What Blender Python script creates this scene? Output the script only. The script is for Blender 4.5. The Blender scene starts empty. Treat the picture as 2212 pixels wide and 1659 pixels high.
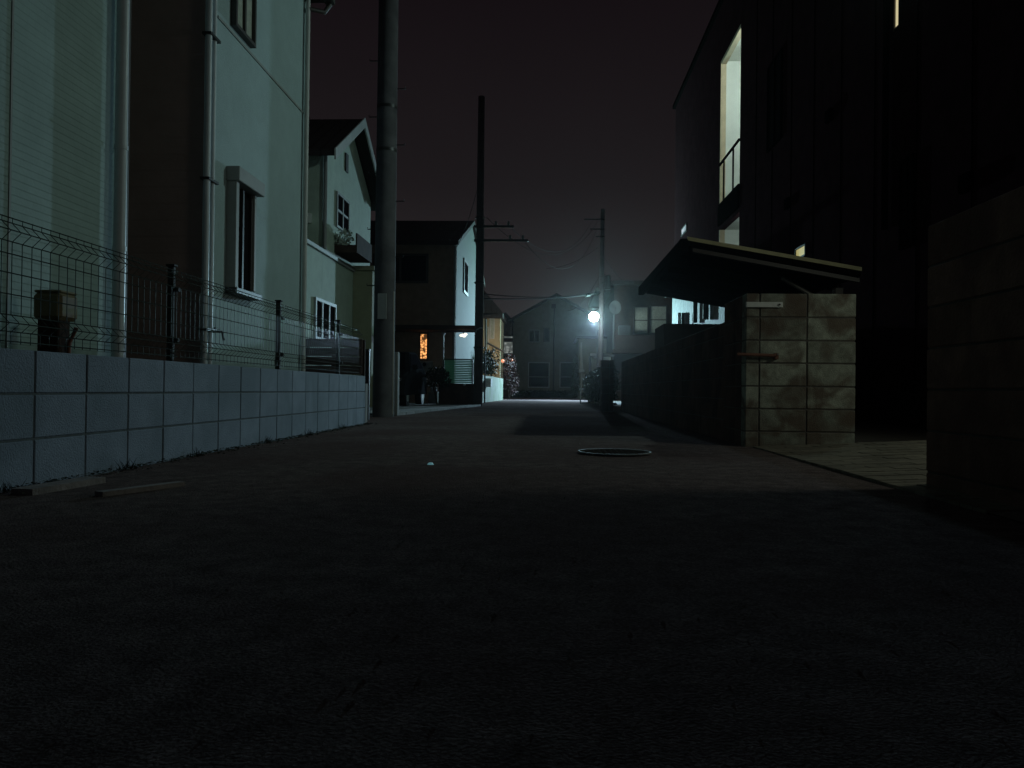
import bpy, bmesh, math, random
from mathutils import Vector, Matrix
random.seed(7)
R = math.radians
scene = bpy.context.scene
col = scene.collection

# ------------------------------------------------------------------ camera
F = 1680.0; W0, H0 = 2212.0, 1659.0
cam_d = bpy.data.cameras.new('Camera'); cam = bpy.data.objects.new('Camera', cam_d); col.objects.link(cam)
cam_d.sensor_width = 36; cam_d.lens = 36*F/W0; cam_d.clip_start = 0.03; cam_d.clip_end = 2000
CH = 0.46
YAW = math.atan(79/F); PITCH = math.atan(12.5/F); ROLL = -0.012
Rm = Matrix.Rotation(YAW, 4, 'Z') @ Matrix.Rotation(math.pi/2+PITCH, 4, 'X') @ Matrix.Rotation(ROLL*-1.0, 4, 'Z')
cam.matrix_world = Matrix.Translation((0, 0, CH)) @ Rm
scene.camera = cam
R3 = Rm.to_3x3(); CO = Vector((0, 0, CH))
def ray(x, y):
    return R3 @ Vector(((x-W0/2)/F, -(y-H0/2)/F, -1.0))
def PY(x, y, Y):            # measured point on the plane at depth Y
    d = ray(x, y); return CO + d*(Y/d.y)
def PX(x, y, X):            # ... on the plane at lateral X
    d = ray(x, y); return CO + d*(X/d.x)
def PZ(x, y, z=0.0):        # ... on a level surface
    d = ray(x, y); return CO + d*((z-CH)/d.z)

# ------------------------------------------------------------------ materials
def mat(name, c, rough=0.8, var=0.25, ns=6.0, bump=0.0, bs=60.0, metal=0.0, island=0.0, stain=None, spec=0.5, stain_scale=2.2, trans=0.0, speck=0):
    m = bpy.data.materials.new(name); m.use_nodes = True
    nt = m.node_tree; N = nt.nodes; L = nt.links
    b = N['Principled BSDF']
    b.inputs['Roughness'].default_value = rough; b.inputs['Metallic'].default_value = metal
    b.inputs['Specular IOR Level'].default_value = spec
    tc = N.new('ShaderNodeTexCoord')
    no = N.new('ShaderNodeTexNoise'); no.inputs['Scale'].default_value = ns; no.inputs['Detail'].default_value = 8; no.inputs['Roughness'].default_value = .65
    L.new(tc.outputs['Object'], no.inputs['Vector'])
    mr = N.new('ShaderNodeMapRange'); mr.inputs[1].default_value = .3; mr.inputs[2].default_value = .7
    mr.inputs[3].default_value = 1-var; mr.inputs[4].default_value = 1+var
    L.new(no.outputs['Fac'], mr.inputs[0])
    val = mr.outputs[0]
    if island:
        g = N.new('ShaderNodeNewGeometry'); m2 = N.new('ShaderNodeMapRange')
        m2.inputs[3].default_value = 1-island; m2.inputs[4].default_value = 1+island
        L.new(g.outputs['Random Per Island'], m2.inputs[0])
        mu = N.new('ShaderNodeMath'); mu.operation = 'MULTIPLY'; L.new(val, mu.inputs[0]); L.new(m2.outputs[0], mu.inputs[1]); val = mu.outputs[0]
    vm = N.new('ShaderNodeVectorMath'); vm.operation = 'SCALE'; vm.inputs[0].default_value = c; L.new(val, vm.inputs['Scale'])
    out = vm.outputs[0]
    if stain:
        n2 = N.new('ShaderNodeTexNoise'); n2.inputs['Scale'].default_value = stain_scale; n2.inputs['Detail'].default_value = 9; n2.inputs['Distortion'].default_value = .6
        L.new(tc.outputs['Object'], n2.inputs['Vector'])
        r2 = N.new('ShaderNodeMapRange'); r2.inputs[1].default_value = .45; r2.inputs[2].default_value = .62; r2.inputs[4].default_value = .85
        L.new(n2.outputs['Fac'], r2.inputs[0])
        mx = N.new('ShaderNodeMix'); mx.data_type = 'RGBA'; L.new(r2.outputs[0], mx.inputs[0]); L.new(out, mx.inputs[6]); mx.inputs[7].default_value = (*stain, 1)
        out = mx.outputs[2]
    if speck:
        n4 = N.new('ShaderNodeTexVoronoi'); n4.inputs['Scale'].default_value = 170; L.new(tc.outputs['Object'], n4.inputs['Vector'])
        bw = N.new('ShaderNodeRGBToBW'); L.new(n4.outputs['Color'], bw.inputs[0])
        r4 = N.new('ShaderNodeMapRange'); r4.inputs[1].default_value = .2; r4.inputs[2].default_value = .85; r4.inputs[3].default_value = 1-speck; r4.inputs[4].default_value = 1+speck*1.3; L.new(bw.outputs[0], r4.inputs[0])
        v4 = N.new('ShaderNodeVectorMath'); v4.operation = 'SCALE'; L.new(out, v4.inputs[0]); L.new(r4.outputs[0], v4.inputs['Scale']); out = v4.outputs[0]
    L.new(out, b.inputs['Base Color'])
    if bump:
        n3 = N.new('ShaderNodeTexNoise'); n3.inputs['Scale'].default_value = bs; n3.inputs['Detail'].default_value = 6
        L.new(tc.outputs['Object'], n3.inputs['Vector'])
        bp = N.new('ShaderNodeBump'); bp.inputs['Strength'].default_value = bump; bp.inputs['Distance'].default_value = .01
        L.new(n3.outputs['Fac'], bp.inputs['Height']); L.new(bp.outputs[0], b.inputs['Normal'])
    if trans:
        b.inputs['Transmission Weight'].default_value = trans
    return m
def emis(name, c, s, ns=0, lo=.3):
    m = bpy.data.materials.new(name); m.use_nodes = True; nt = m.node_tree; N = nt.nodes; L = nt.links
    b = N['Principled BSDF']; b.inputs['Base Color'].default_value = (*[min(1, x*.5) for x in c], 1); b.inputs['Emission Color'].default_value = (*c, 1); b.inputs['Emission Strength'].default_value = s
    if ns:
        tc = N.new('ShaderNodeTexCoord'); v = N.new('ShaderNodeTexVoronoi'); v.inputs['Scale'].default_value = ns
        L.new(tc.outputs['Object'], v.inputs['Vector'])
        mr = N.new('ShaderNodeMapRange'); mr.inputs[1].default_value = 0; mr.inputs[2].default_value = .7; mr.inputs[3].default_value = s*1.6; mr.inputs[4].default_value = s*lo
        L.new(v.outputs['Distance'], mr.inputs[0]); L.new(mr.outputs[0], b.inputs['Emission Strength'])
    return m
def siding(name, c, pitch, depth, rough=.7, axis='Z', var=.12):
    m = mat(name, c, rough, var, 3.0)
    nt = m.node_tree; N = nt.nodes; L = nt.links; b = N['Principled BSDF']
    tc = N.new('ShaderNodeTexCoord'); sp = N.new('ShaderNodeSeparateXYZ'); L.new(tc.outputs['Object'], sp.inputs[0])
    d = N.new('ShaderNodeMath'); d.operation = 'DIVIDE'; L.new(sp.outputs[axis], d.inputs[0]); d.inputs[1].default_value = pitch
    fr = N.new('ShaderNodeMath'); fr.operation = 'FRACT'; L.new(d.outputs[0], fr.inputs[0])
    mr = N.new('ShaderNodeMapRange'); L.new(fr.outputs[0], mr.inputs[0]); mr.inputs[1].default_value = 0; mr.inputs[2].default_value = .18
    n3 = N.new('ShaderNodeTexNoise'); n3.inputs['Scale'].default_value = 45; L.new(tc.outputs['Object'], n3.inputs['Vector'])
    ad = N.new('ShaderNodeMath'); ad.operation = 'MULTIPLY_ADD'; L.new(n3.outputs['Fac'], ad.inputs[0]); ad.inputs[1].default_value = .5; L.new(mr.outputs[0], ad.inputs[2])
    bp = N.new('ShaderNodeBump'); bp.inputs['Strength'].default_value = .6; bp.inputs['Distance'].default_value = depth
    L.new(ad.outputs[0], bp.inputs['Height']); L.new(bp.outputs[0], b.inputs['Normal'])
    return m

M = {}
M['asphalt'] = mat('asphalt', (.150, .122, .120), .95, .35, 9, .5, 150, stain=(.115, .084, .084), stain_scale=.5, spec=0.0, speck=.25)
M['soil'] = mat('soil', (.06, .05, .04), .95, .4, 8, .8, 40)
M['paver'] = mat('paver', (.19, .175, .135), .85, .2, 9, .5, 90, island=.22)
M['paver_joint'] = mat('paver_joint', (.15, .13, .115), .95, .3, 20)
M['concrete'] = mat('concrete', (.26, .26, .25), .85, .22, 5, .4, 60, stain=(.16, .16, .15), stain_scale=1.3)
M['pole_concrete'] = mat('pole_concrete', (.125, .12, .125), .85, .25, 4, .4, 50, stain=(.075, .07, .075), spec=.1, stain_scale=1.0)
M['blue_block'] = mat('blue_block', (.195, .245, .32), .85, .14, 7, .6, 120, island=.09, stain=(.13, .175, .225), stain_scale=1.6)
M['mortar'] = mat('mortar', (.09, .11, .12), .95, .3, 20, .4, 60)
M['old_block'] = mat('old_block', (.31, .335, .28), .95, .35, 16, .7, 110, island=.3, stain=(.125, .09, .07), stain_scale=4.0, spec=.15)
M['old_mortar'] = mat('old_mortar', (.10, .09, .08), .95, .3, 20, .5, 60)
M['brown_block'] = mat('brown_block', (.11, .062, .05), .95, .3, 6, 1.0, 60, island=.15, stain=(.045, .028, .025), stain_scale=2.5, spec=.15)
M['siding_green'] = siding('siding_green', (.33, .45, .43), .046, .006)
M['siding_pale'] = mat('siding_pale', (.37, .48, .49), .8, .08, 3, .5, 90)
M['siding_brown'] = siding('siding_brown', (.38, .26, .24), .15, .008, axis='Z')
M['cream'] = mat('cream', (.50, .60, .50), .85, .1, 4, .6, 60)
M['olive'] = mat('olive', (.33, .33, .22), .85, .12, 4, .5, 60)
M['beige'] = mat('beige', (.50, .42, .28), .85, .15, 3, .5, 40)
M['dark_brown'] = mat('dark_brown', (.055, .036, .03), .9, .3, 5, .5, 50, spec=.15)
M['tower_wall'] = mat('tower_wall', (.036, .018, .021), .95, .2, 3, .4, 30, spec=.0)
M['gable_wall'] = mat('gable_wall', (.26, .25, .20), .95, .2, 3, .5, 40, spec=.2)
M['brick_wall'] = mat('brick_wall', (.13, .15, .17), .7, .8, 3.5, 1.0, 7, stain=(.05, .065, .08), stain_scale=2.2)
M['roof'] = siding('roof_tiles', (.035, .028, .028), .25, .02, .8, axis='X')
M['trim'] = mat('trim', (.55, .56, .54), .55, .1, 5)
M['trim_grey'] = mat('trim_grey', (.30, .31, .30), .6, .1, 5)
M['pvc'] = mat('pvc', (.58, .64, .68), .4, .08, 5)
M['dark_metal'] = mat('dark_metal', (.02, .018, .018), .45, .2, 8)
M['wire'] = mat('fence_wire', (.055, .08, .072), .25, .2, 8, metal=.35)
M['post'] = mat('fence_post', (.012, .011, .011), .7, .2, 8)
M['trim_olive'] = mat('trim_olive', (.55, .52, .30), .6, .15, 8)
M['brown_front'] = mat('brown_front', (.34, .24, .18), .9, .2, 4, .4, 50)
M['near_block'] = mat('near_block', (.24, .15, .12), .95, .3, 6, .8, 60, island=.25, stain=(.16, .10, .085), stain_scale=2.0, spec=.1)
M['dish_grey'] = mat('dish_grey', (.07, .08, .085), .7, .1, 5)
M['slab_grey'] = mat('slab_grey', (.24, .21, .20), .9, .3, 8, .5, 60)
M['lamp_post'] = mat('lamp_post', (.10, .10, .10), .6, .1, 5, spec=.1)
M['black'] = mat('black_paint', (.006, .005, .005), .95, .1, 5, spec=.0)
M['pole_dark'] = mat('pole_dark', (.10, .085, .09), .9, .2, 5, spec=.0)
M['cable'] = mat('cable_rubber', (.004, .004, .004), .95, .1, 5, spec=.05)
M['pale_cream'] = mat('pale_render', (.15, .18, .165), .85, .1, 4, .5, 60)
M['alu'] = mat('aluminium', (.5, .49, .42), .4, .1, 8, metal=.6)
M['alu_dull'] = mat('aluminium_dull', (.25, .24, .22), .5, .1, 8, metal=.4)
M['glass'] = mat('dark_glass', (.014, .012, .014), .3, .1, 4, spec=0.0)
M['frame_dark'] = mat('frame_dark', (.05, .042, .04), .5, .1, 4)
M['curtain'] = mat('curtain', (.45, .48, .42), .9, .25, 14)
M['brown_panel'] = siding('brown_panel', (.11, .075, .07), .12, .006, axis='Z')
M['leaf'] = mat('leaf', (.022, .034, .016), .7, .4, 12, island=.4)
M['leaf_red'] = mat('leaf_red', (.045, .014, .012), .8, .4, 12, island=.4)
M['bark'] = mat('bark', (.08, .06, .045), .95, .3, 12, .6, 40)
M['white_wall'] = mat('white_wall', (.24, .28, .22), .8, .15, 3, .4, 50, stain=(.13, .19, .10), stain_scale=1.5)  # blotchy green stands for the greenish light falling on this wall
M['carpaint'] = mat('car_paint', (.030, .030, .033), .6, .03, 3, spec=0.0)
M['rubber'] = mat('rubber', (.02, .02, .02), .8, .1, 9)
M['iron'] = mat('cast_iron', (.05, .044, .042), .9, .3, 30, .3, 120, spec=.0)
M['iron_rim'] = mat('iron_rim', (.13, .13, .12), .75, .5, 6, metal=.1)
M['plate'] = mat('white_plate', (.72, .76, .74), .5, .12, 12)
M['rust'] = mat('rusty_bar', (.20, .09, .06), .8, .3, 12, .4, 60)
M['interior'] = mat('interior_plaster', (.64, .68, .62), .9, .05, 3)
M['yellowish'] = mat('bollard_box', (.21, .17, .085), .6, .2, 9)
M['lamp'] = emis('lamp_glow', (.78, 1.0, .97), 60)
M['amber'] = emis('amber_glass', (1.0, .42, .13), 1.5, 16, .05)
M['signlit'] = emis('sign_glow', (.80, .86, .80), .22, 6, .3)
M['redglow'] = emis('red_glow', (1.0, .38, .22), .8)
M['win_pale'] = emis('pale_window', (.85, .85, .95), .45, 7, .1)
M['win_yellow'] = emis('yellow_window', (.95, .85, .35), .38)
M['win_slit'] = emis('slit_window', (1.0, .86, .5), .6)
M['lattice_win'] = emis('lattice_window', (.95, .85, .72), .28)
M['flower_lamp'] = emis('petal_lamp', (1.0, .93, .78), 1.3)
M['reflector'] = mat('reflector', (.8, .8, .85), .08, .1, 5, metal=.9)
# translucent louvre sheet: lets the lamp behind glow through
m = bpy.data.materials.new('screen_sheet'); m.use_nodes = True; nt = m.node_tree
b = nt.nodes['Principled BSDF']; b.inputs['Base Color'].default_value = (.15, .28, .20, 1); b.inputs['Roughness'].default_value = .6
tr = nt.nodes.new('ShaderNodeBsdfTranslucent'); tr.inputs[0].default_value = (.15, .28, .20, 1)
ms = nt.nodes.new('ShaderNodeMixShader'); ms.inputs[0].default_value = .7
nt.links.new(b.outputs[0], ms.inputs[1]); nt.links.new(tr.outputs[0], ms.inputs[2]); nt.links.new(ms.outputs[0], nt.nodes['Material Output'].inputs[0])
M['screen_sheet'] = m

# ------------------------------------------------------------------ mesh helpers
class MB:
    def __init__(s): s.v = []; s.f = []; s.m = []; s.sm = []
    def add(s, vs, fs, mi=0, smooth=False):
        o = len(s.v); s.v += [tuple(v) for v in vs]
        for f in fs: s.f.append(tuple(o+i for i in f)); s.m.append(mi); s.sm.append(smooth)
        return s
    def box(s, x0, x1, y0, y1, z0, z1, mi=0, c=0.0):
        x0, x1 = sorted((x0, x1)); y0, y1 = sorted((y0, y1)); z0, z1 = sorted((z0, z1))
        if c <= 0:
            vs = [(x0,y0,z0),(x1,y0,z0),(x1,y1,z0),(x0,y1,z0),(x0,y0,z1),(x1,y0,z1),(x1,y1,z1),(x0,y1,z1)]
            s.add(vs, [(0,3,2,1),(4,5,6,7),(0,1,5,4),(1,2,6,5),(2,3,7,6),(3,0,4,7)], mi); return s
        bm = bmesh.new(); bmesh.ops.create_cube(bm, size=1)
        bmesh.ops.scale(bm, vec=(x1-x0, y1-y0, z1-z0), verts=bm.verts); bmesh.ops.translate(bm, vec=((x0+x1)/2, (y0+y1)/2, (z0+z1)/2), verts=bm.verts)
        bmesh.ops.bevel(bm, geom=list(bm.edges), offset=c, segments=1, affect='EDGES')
        bm.verts.index_update()
        s.add([v.co[:] for v in bm.verts], [[v.index for v in f.verts] for f in bm.faces], mi); bm.free(); return s
    def prism(s, poly, axis, a0, a1, mi=0):
        # poly in the other two axes; extruded along axis
        def mk(p, a):
            return {'x': (a, p[0], p[1]), 'y': (p[0], a, p[1]), 'z': (p[0], p[1], a)}[axis]
        n = len(poly); vs = [mk(p, a0) for p in poly]+[mk(p, a1) for p in poly]
        fs = [tuple(range(n)), tuple(range(2*n-1, n-1, -1))]+[(i, i+n, (i+1) % n+n, (i+1) % n) for i in range(n)]
        s.add(vs, fs, mi); return s
    def tube(s, pts, r, n=8, mi=0, cap=True, radii=None):
        pts = [Vector(p) for p in pts]; rings = []
        for i, p in enumerate(pts):
            d = (pts[min(i+1, len(pts)-1)]-pts[max(i-1, 0)]).normalized()
            up = Vector((0, 0, 1)) if abs(d.z) < .95 else Vector((0, 1, 0))
            a = d.cross(up).normalized(); bb = d.cross(a).normalized(); rr = radii[i] if radii else r
            rings.append([p+(a*math.cos(2*math.pi*k/n)+bb*math.sin(2*math.pi*k/n))*rr for k in range(n)])
        vs = [v for q in rings for v in q]; fs = []
        for i in range(len(rings)-1):
            for k in range(n): fs.append((i*n+k, i*n+(k+1) % n, (i+1)*n+(k+1) % n, (i+1)*n+k))
        s.add(vs, fs, mi, n > 5)
        if cap: s.add(rings[0], [tuple(range(n))], mi); s.add(rings[-1], [tuple(range(n))], mi)
        return s
    def sphere(s, c, r, n=12, sc=(1,1,1), mi=0):
        vs = []; fs = []; m_ = n//2
        for i in range(m_+1):
            t = math.pi*i/m_
            for k in range(n):
                p = 2*math.pi*k/n; vs.append((c[0]+r*sc[0]*math.sin(t)*math.cos(p), c[1]+r*sc[1]*math.sin(t)*math.sin(p), c[2]+r*sc[2]*math.cos(t)))
        for i in range(m_):
            for k in range(n): fs.append((i*n+k, (i+1)*n+k, (i+1)*n+(k+1) % n, i*n+(k+1) % n))
        return s.add(vs, fs, mi, True)
    def build(s, name, mats, parent=None):
        me = bpy.data.meshes.new(name); me.from_pydata(s.v, [], s.f)
        if not isinstance(mats, (list, tuple)): mats = [mats]
        for m_ in mats: me.materials.append(m_)
        for p, mi, sm in zip(me.polygons, s.m, s.sm): p.material_index = mi; p.use_smooth = sm
        bm = bmesh.new(); bm.from_mesh(me); bmesh.ops.recalc_face_normals(bm, faces=bm.faces); bm.to_mesh(me); bm.free()
        o = bpy.data.objects.new(name, me); col.objects.link(o)
        if parent: o.parent = parent
        return o
def tag(o, label=None, cat=None, group=None, kind=None):
    for k, v in (('label', label), ('category', cat), ('group', group), ('kind', kind)):
        if v: o[k] = v
    return o
def empty(name, label, cat, group=None):
    o = bpy.data.objects.new(name, None); col.objects.link(o); o.empty_display_size = .1
    return tag(o, label, cat, group)

def window(parent, axis, pl, sgn, a0, a1, z0, z1, fm, gm, t=.05, d=.04, mull=0, rail=False, hidden_back=True):
    """frame standing proud of a wall plane; axis = plane normal; pane a little inside"""
    f = MB(); p0, p1 = pl, pl+sgn*d
    def bx(mb, u0, u1, w0, w1, q0=p0, q1=p1):
        if axis == 'x': mb.box(q0, q1, u0, u1, w0, w1)
        else: mb.box(u0, u1, q0, q1, w0, w1)
    a0, a1 = sorted((a0, a1))
    bx(f, a0, a0+t, z0, z1); bx(f, a1-t, a1, z0, z1); bx(f, a0+t, a1-t, z1-t, z1); bx(f, a0+t, a1-t, z0, z0+t)
    for i in range(mull):
        c = a0+(a1-a0)*(i+1)/(mull+1); bx(f, c-t/2, c+t/2, z0+t, z1-t, p0, p0+sgn*d*.85)
    if rail: zc = (z0+z1)/2; bx(f, a0+t, a1-t, zc-t/2, zc+t/2, p0, p0+sgn*d*.7)
    fo = f.build('window', M[fm], parent)
    g = MB(); bx(g, a0+t*.8, a1-t*.8, z0+t*.8, z1-t*.8, p0+sgn*.002, p0+sgn*d*.4)
    g.build('pane', M[gm], fo)
    return fo

def leaf_cloud(mb, c, rad, n, size, mi=0):
    for _ in range(n):
        while True:
            p = Vector((random.uniform(-1,1), random.uniform(-1,1), random.uniform(-1,1)))
            if p.length < 1 and p.length > .35: break
        q = Vector((c[0]+p.x*rad[0], c[1]+p.y*rad[1], c[2]+p.z*rad[2]))
        a = Vector((random.gauss(0,1), random.gauss(0,1), random.gauss(0,1))).normalized()
        b_ = a.cross(Vector((random.gauss(0,1), random.gauss(0,1), random.gauss(0,1)))).normalized()
        s_ = size*random.uniform(.6, 1.3)
        mb.add([q-a*s_, q+b_*s_*.45, q+a*s_, q-b_*s_*.45], [(0,1,2,3)], mi)
def shrub(name, label, c, rad, n, size, m_='leaf', group=None):
    e = empty(name, label, 'shrub', group)
    mb = MB()
    k = max(3, int(n/90))
    for i in range(k):
        cc = (c[0]+random.uniform(-.55,.55)*rad[0], c[1]+random.uniform(-.55,.55)*rad[1], c[2]+random.uniform(-.5,.55)*rad[2])
        leaf_cloud(mb, cc, (rad[0]*.55, rad[1]*.55, rad[2]*.5), n//k, size)
    mb.build('foliage', M[m_], e)
    t = MB()
    for i in range(4):
        t.tube([(c[0]+random.uniform(-.05,.05), c[1], 0.0), (c[0]+random.uniform(-.6,.6)*rad[0], c[1]+random.uniform(-.5,.5)*rad[1], c[2]+rad[2]*.3)], .012, 5)
    t.build('stem', M['bark'], e)
    return e

def block_wall(mb, axis, face, thick_to, a0, a1, z_lines, alines, mi_b=0, mi_m=1, off=0.0, g=.005):
    """individual bevelled blocks between joint lines around a recessed mortar core"""
    f0, f1 = sorted((face, thick_to))
    core = .006
    zs = z_lines
    if axis == 'x': mb.box(f0+core, f1-core, a0+.004, a1-.004, zs[0], zs[-1]-.004, mi_m)
    else: mb.box(a0+.004, a1-.004, f0+core, f1-core, zs[0], zs[-1]-.004, mi_m)
    for r in range(len(zs)-1):
        al = [a for a in alines if a0+.02 < a < a1-.02]; al = [a0]+al+[a1]
        for i in range(len(al)-1):
            u0, u1 = al[i]+(g if i else 0), al[i+1]-(g if i < len(al)-2 else 0)
            w0, w1 = zs[r]+(g if r else 0), zs[r+1]-(g if r < len(zs)-2 else 0)
            j = random.uniform(-.0015, .0015)
            if axis == 'x': mb.box(f0+j, f1+j, u0, u1, w0, w1, mi_b, .004)
            else: mb.box(u0, u1, f0+j, f1+j, w0, w1, mi_b, .004)

# ------------------------------------------------------------------ setting
def sheet(name, x0, x1, y0, y1, z, m_, kind='structure', n=1):
    mb = MB(); mb.add([(x0,y0,z),(x1,y0,z),(x1,y1,z),(x0,y1,z)], [(0,1,2,3)]); o = mb.build(name, m_); o['kind'] = kind; return o
sheet('ground', -400, 400, -100, 700, -.012, M['soil'])
# road: gently crowned asphalt with slight unevenness
mb = MB(); nx, ny = 24, 150
xs = [-3.0+5.4*i/nx for i in range(nx+1)]; ys = [-3+55*(j/ny)**1.4 for j in range(ny+1)]
for y in ys:
    for x in xs: mb.v.append((x, y, .004*math.sin(x*2.1+y*.7)+.003*math.sin(y*1.9+x)))
for j in range(ny):
    for i in range(nx): mb.f.append((j*(nx+1)+i, j*(nx+1)+i+1, (j+1)*(nx+1)+i+1, (j+1)*(nx+1)+i)); mb.m.append(0); mb.sm.append(True)
mb.build('road', M['asphalt'])['kind'] = 'structure'
# raised lot soil behind the low block wall
mb = MB(); mb.box(-12, -2.5, -3, 10.0, -.1, .50); mb.build('garden_soil', M['soil'])['kind'] = 'structure'
# paved driveway, sloping up to the right
mb = MB(); dz = lambda x: .012+max(0, x-1.72)*.05
x = 1.72; bw, bl = .10, .21
mb.add([(1.70, 2.0, dz(1.7)-.004), (5.15, 2.0, dz(5.15)-.004), (5.15, 6.56, dz(5.15)-.004), (1.70, 6.56, dz(1.7)-.004)], [(0,1,2,3)], 1)
y = 3.1; row = 0
while y < 6.50:
    x = 1.70-(.105 if row % 2 else 0)
    while x < 5.0:
        u0, u1 = max(x, 1.70), min(x+bl-.006, 5.1)
        if u1-u0 > .02:
            j = random.uniform(-.002, .002)
            z0, z1 = dz(u0)+j+.004, dz(u1)+j+.004
            y1 = min(y+bw-.006, 6.55)
            mb.add([(u0,y,z0),(u1,y,z1),(u1,y1,z1),(u0,y1,z0),(u0,y,z0-.02),(u1,y,z1-.02),(u1,y1,z1-.02),(u0,y1,z0-.02)], [(0,1,2,3),(0,1,5,4),(1,2,6,5),(2,3,7,6),(3,0,4,7)], 0)
        x += bl
    y += bw; row += 1
mb.build('driveway', [M['paver'], M['paver_joint']])['kind'] = 'structure'
# concrete forecourt of the car port house on the left and its pale kerb edge
mb = MB(); mb.add([(-9,13.2,.03),(-2.72,13.2,.03),(-1.98,21.6,.03),(-9,25,.03)], [(0,1,2,3)])
mb.build('forecourt', M['concrete'])['kind'] = 'structure'
mb = MB()
for i in range(14):
    t0, t1 = i/14, (i+1)/14-.003
    a = Vector((-2.72,13.2,0)).lerp(Vector((-1.98,21.6,0)), t0); b_ = Vector((-2.72,13.2,0)).lerp(Vector((-1.98,21.6,0)), t1)
    mb.prism([(a.x,a.y),(a.x+.14,a.y),(b_.x+.14,b_.y),(b_.x,b_.y)], 'z', -.01, .045)
mb.build('kerb', M['concrete'])['kind'] = 'structure'

# ------------------------------------------------------------------ left low block wall
XW = -2.33
mb = MB()
c0 = PX(187, 850, XW).y; step = PX(278, 850, XW).y-c0
joints = [c0+step*k for k in range(-8, 20)]
block_wall(mb, 'x', XW, XW-.15, -.5, 9.8, [-.01, .21, .415, .612], joints)
w = mb.build('block_wall', [M['blue_block'], M['mortar']]); tag(w, 'low bluish three course block wall carrying the wire mesh fence', 'wall')

# mesh fence on it
XF = -2.41; ZT, ZB = 1.215, .615
fence = empty('mesh_fence', 'dark green V-bent wire mesh fence on top of the bluish block wall', 'fence')
posts = [PX(p, 700, XF).y for p in ()]
py = [2.94, 4.95, 6.96, 8.97]
for y in py:
    mb = MB(); mb.box(XF-.07, XF-.03, y-.018, y+.018, .60, 1.235, 0, .004)
    mb.box(XF-.079, XF-.021, y-.026, y+.026, 1.235, 1.25, 0, .003)
    mb.build('post', M['post'], fence)
    for z in (.74, 1.07):
        c = MB(); c.box(XF-.025, XF+.004, y-.018, y+.018, z, z+.03, 0, .003); c.build('clamp', M['post'], fence)
prof = [(0,.640),(0,.690),(.042,.728),(0,.770),(0,1.095),(.042,1.135),(0,1.178),(0,1.205)]
segs = [(.93, 4.93), (4.97, 6.94), (6.98, 8.95), (8.99, 9.75)]
segs = [(.96, 2.92), (2.96, 4.93), (4.97, 6.94), (6.98, 8.95), (8.99, 9.75)]
for a, b_ in segs:
    mb = MB(); n = max(2, int((b_-a)/.066)); 
    for i in range(n+1):
        y = a+.01+(b_-a-.02)*i/n
        mb.tube([(XF+u, y, z) for u, z in prof], .0022, 5)
    for u, z in [(0,.650),(.0,.693),(.045,.728),(.0,.768),(0,.86),(0,.955),(0,1.04),(.0,1.095),(.045,1.135),(.0,1.178),(0,1.2)]:
        if z in (.86,): pass
        mb.tube([(XF+u+.004, a, z), (XF+u+.004, b_, z)], .0030, 5)
    mb.build('mesh_panel', M['wire'], fence)

# garden tap box standing behind the fence
e = empty('garden_post', 'short brown post with an olive box head standing behind the mesh fence', 'post')
q0 = PX(104, 700, -2.85); q1 = PX(146, 700, -2.85)
mb = MB(); mb.box(-2.93, -2.80, q0.y+.02, q1.y-.05, .5, .84, 0, .008); mb.build('shaft', M['dark_brown'], e)
mb = MB(); mb.box(-2.95, -2.78, q0.y, q1.y, .83, .985, 0, .02); mb.box(-2.945, -2.785, q0.y+.01, q1.y-.01, .985, 1.0, 0, .006); mb.build('head', M['yellowish'], e)
mb = MB(); mb.tube([(-2.79, (q0.y+q1.y)/2, .5), (-2.78, (q0.y+q1.y)/2, .70), (-2.74, (q0.y+q1.y)/2, .79)], .012, 8); mb.build('pipe', M['rust'], e)

# ------------------------------------------------------------------ house 1 : white siding
X1 = -3.15
y1c = PX(273, 500, X1).y
h = empty('siding_house', 'white horizontally sided house behind the fence at the left picture edge', 'house')
mb = MB(); mb.box(-9, X1, -3, y1c-.03, .62, 6.0); mb.build('wall', M['siding_green'], h)
mb = MB(); mb.box(-8.95, X1-.02, -2.95, y1c-.05, .49, .62); mb.build('foundation', M['concrete'], h)
ys_ = PX(22, 300, X1).y
mb = MB(); mb.box(X1+.001, X1+.006, ys_-.008, ys_+.008, .62, 6.0); mb.build('sealant_joint', M['trim_grey'], h)
mb = MB(); mb.box(X1, X1+.012, y1c-.12, y1c-.03, .60, 6.0); mb.box(X1-.1, X1+.012, y1c-.03, y1c, .60, 6.0); mb.build('corner_trim', M['frame_dark'], h)
yp = PX(260, 500, X1+.07).y
mb = MB(); mb.tube([(X1+.065, yp, .55), (X1+.065, yp, 6.1)], .042, 14)
for z in (1.42, 4.0): mb.tube([(X1+.065, yp, z), (X1+.065, yp, z+.035)], .046, 14)
zb = PX(260, 322, X1+.07).z; mb.tube([(X1+.065, yp, zb), (X1+.065, yp, zb+.03)], .047, 14)
mb.build('downpipe', M['pvc'], h)
mb = MB(); mb.box(-9.3, X1+.4, -3.3, y1c+.3, 6.0, 6.12); mb.prism([(-9.3,6.12),(X1+.4,6.12),(-6,7.6)], 'y', -3.3, y1c+.3); mb.build('roof', M['roof'], h)

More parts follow.
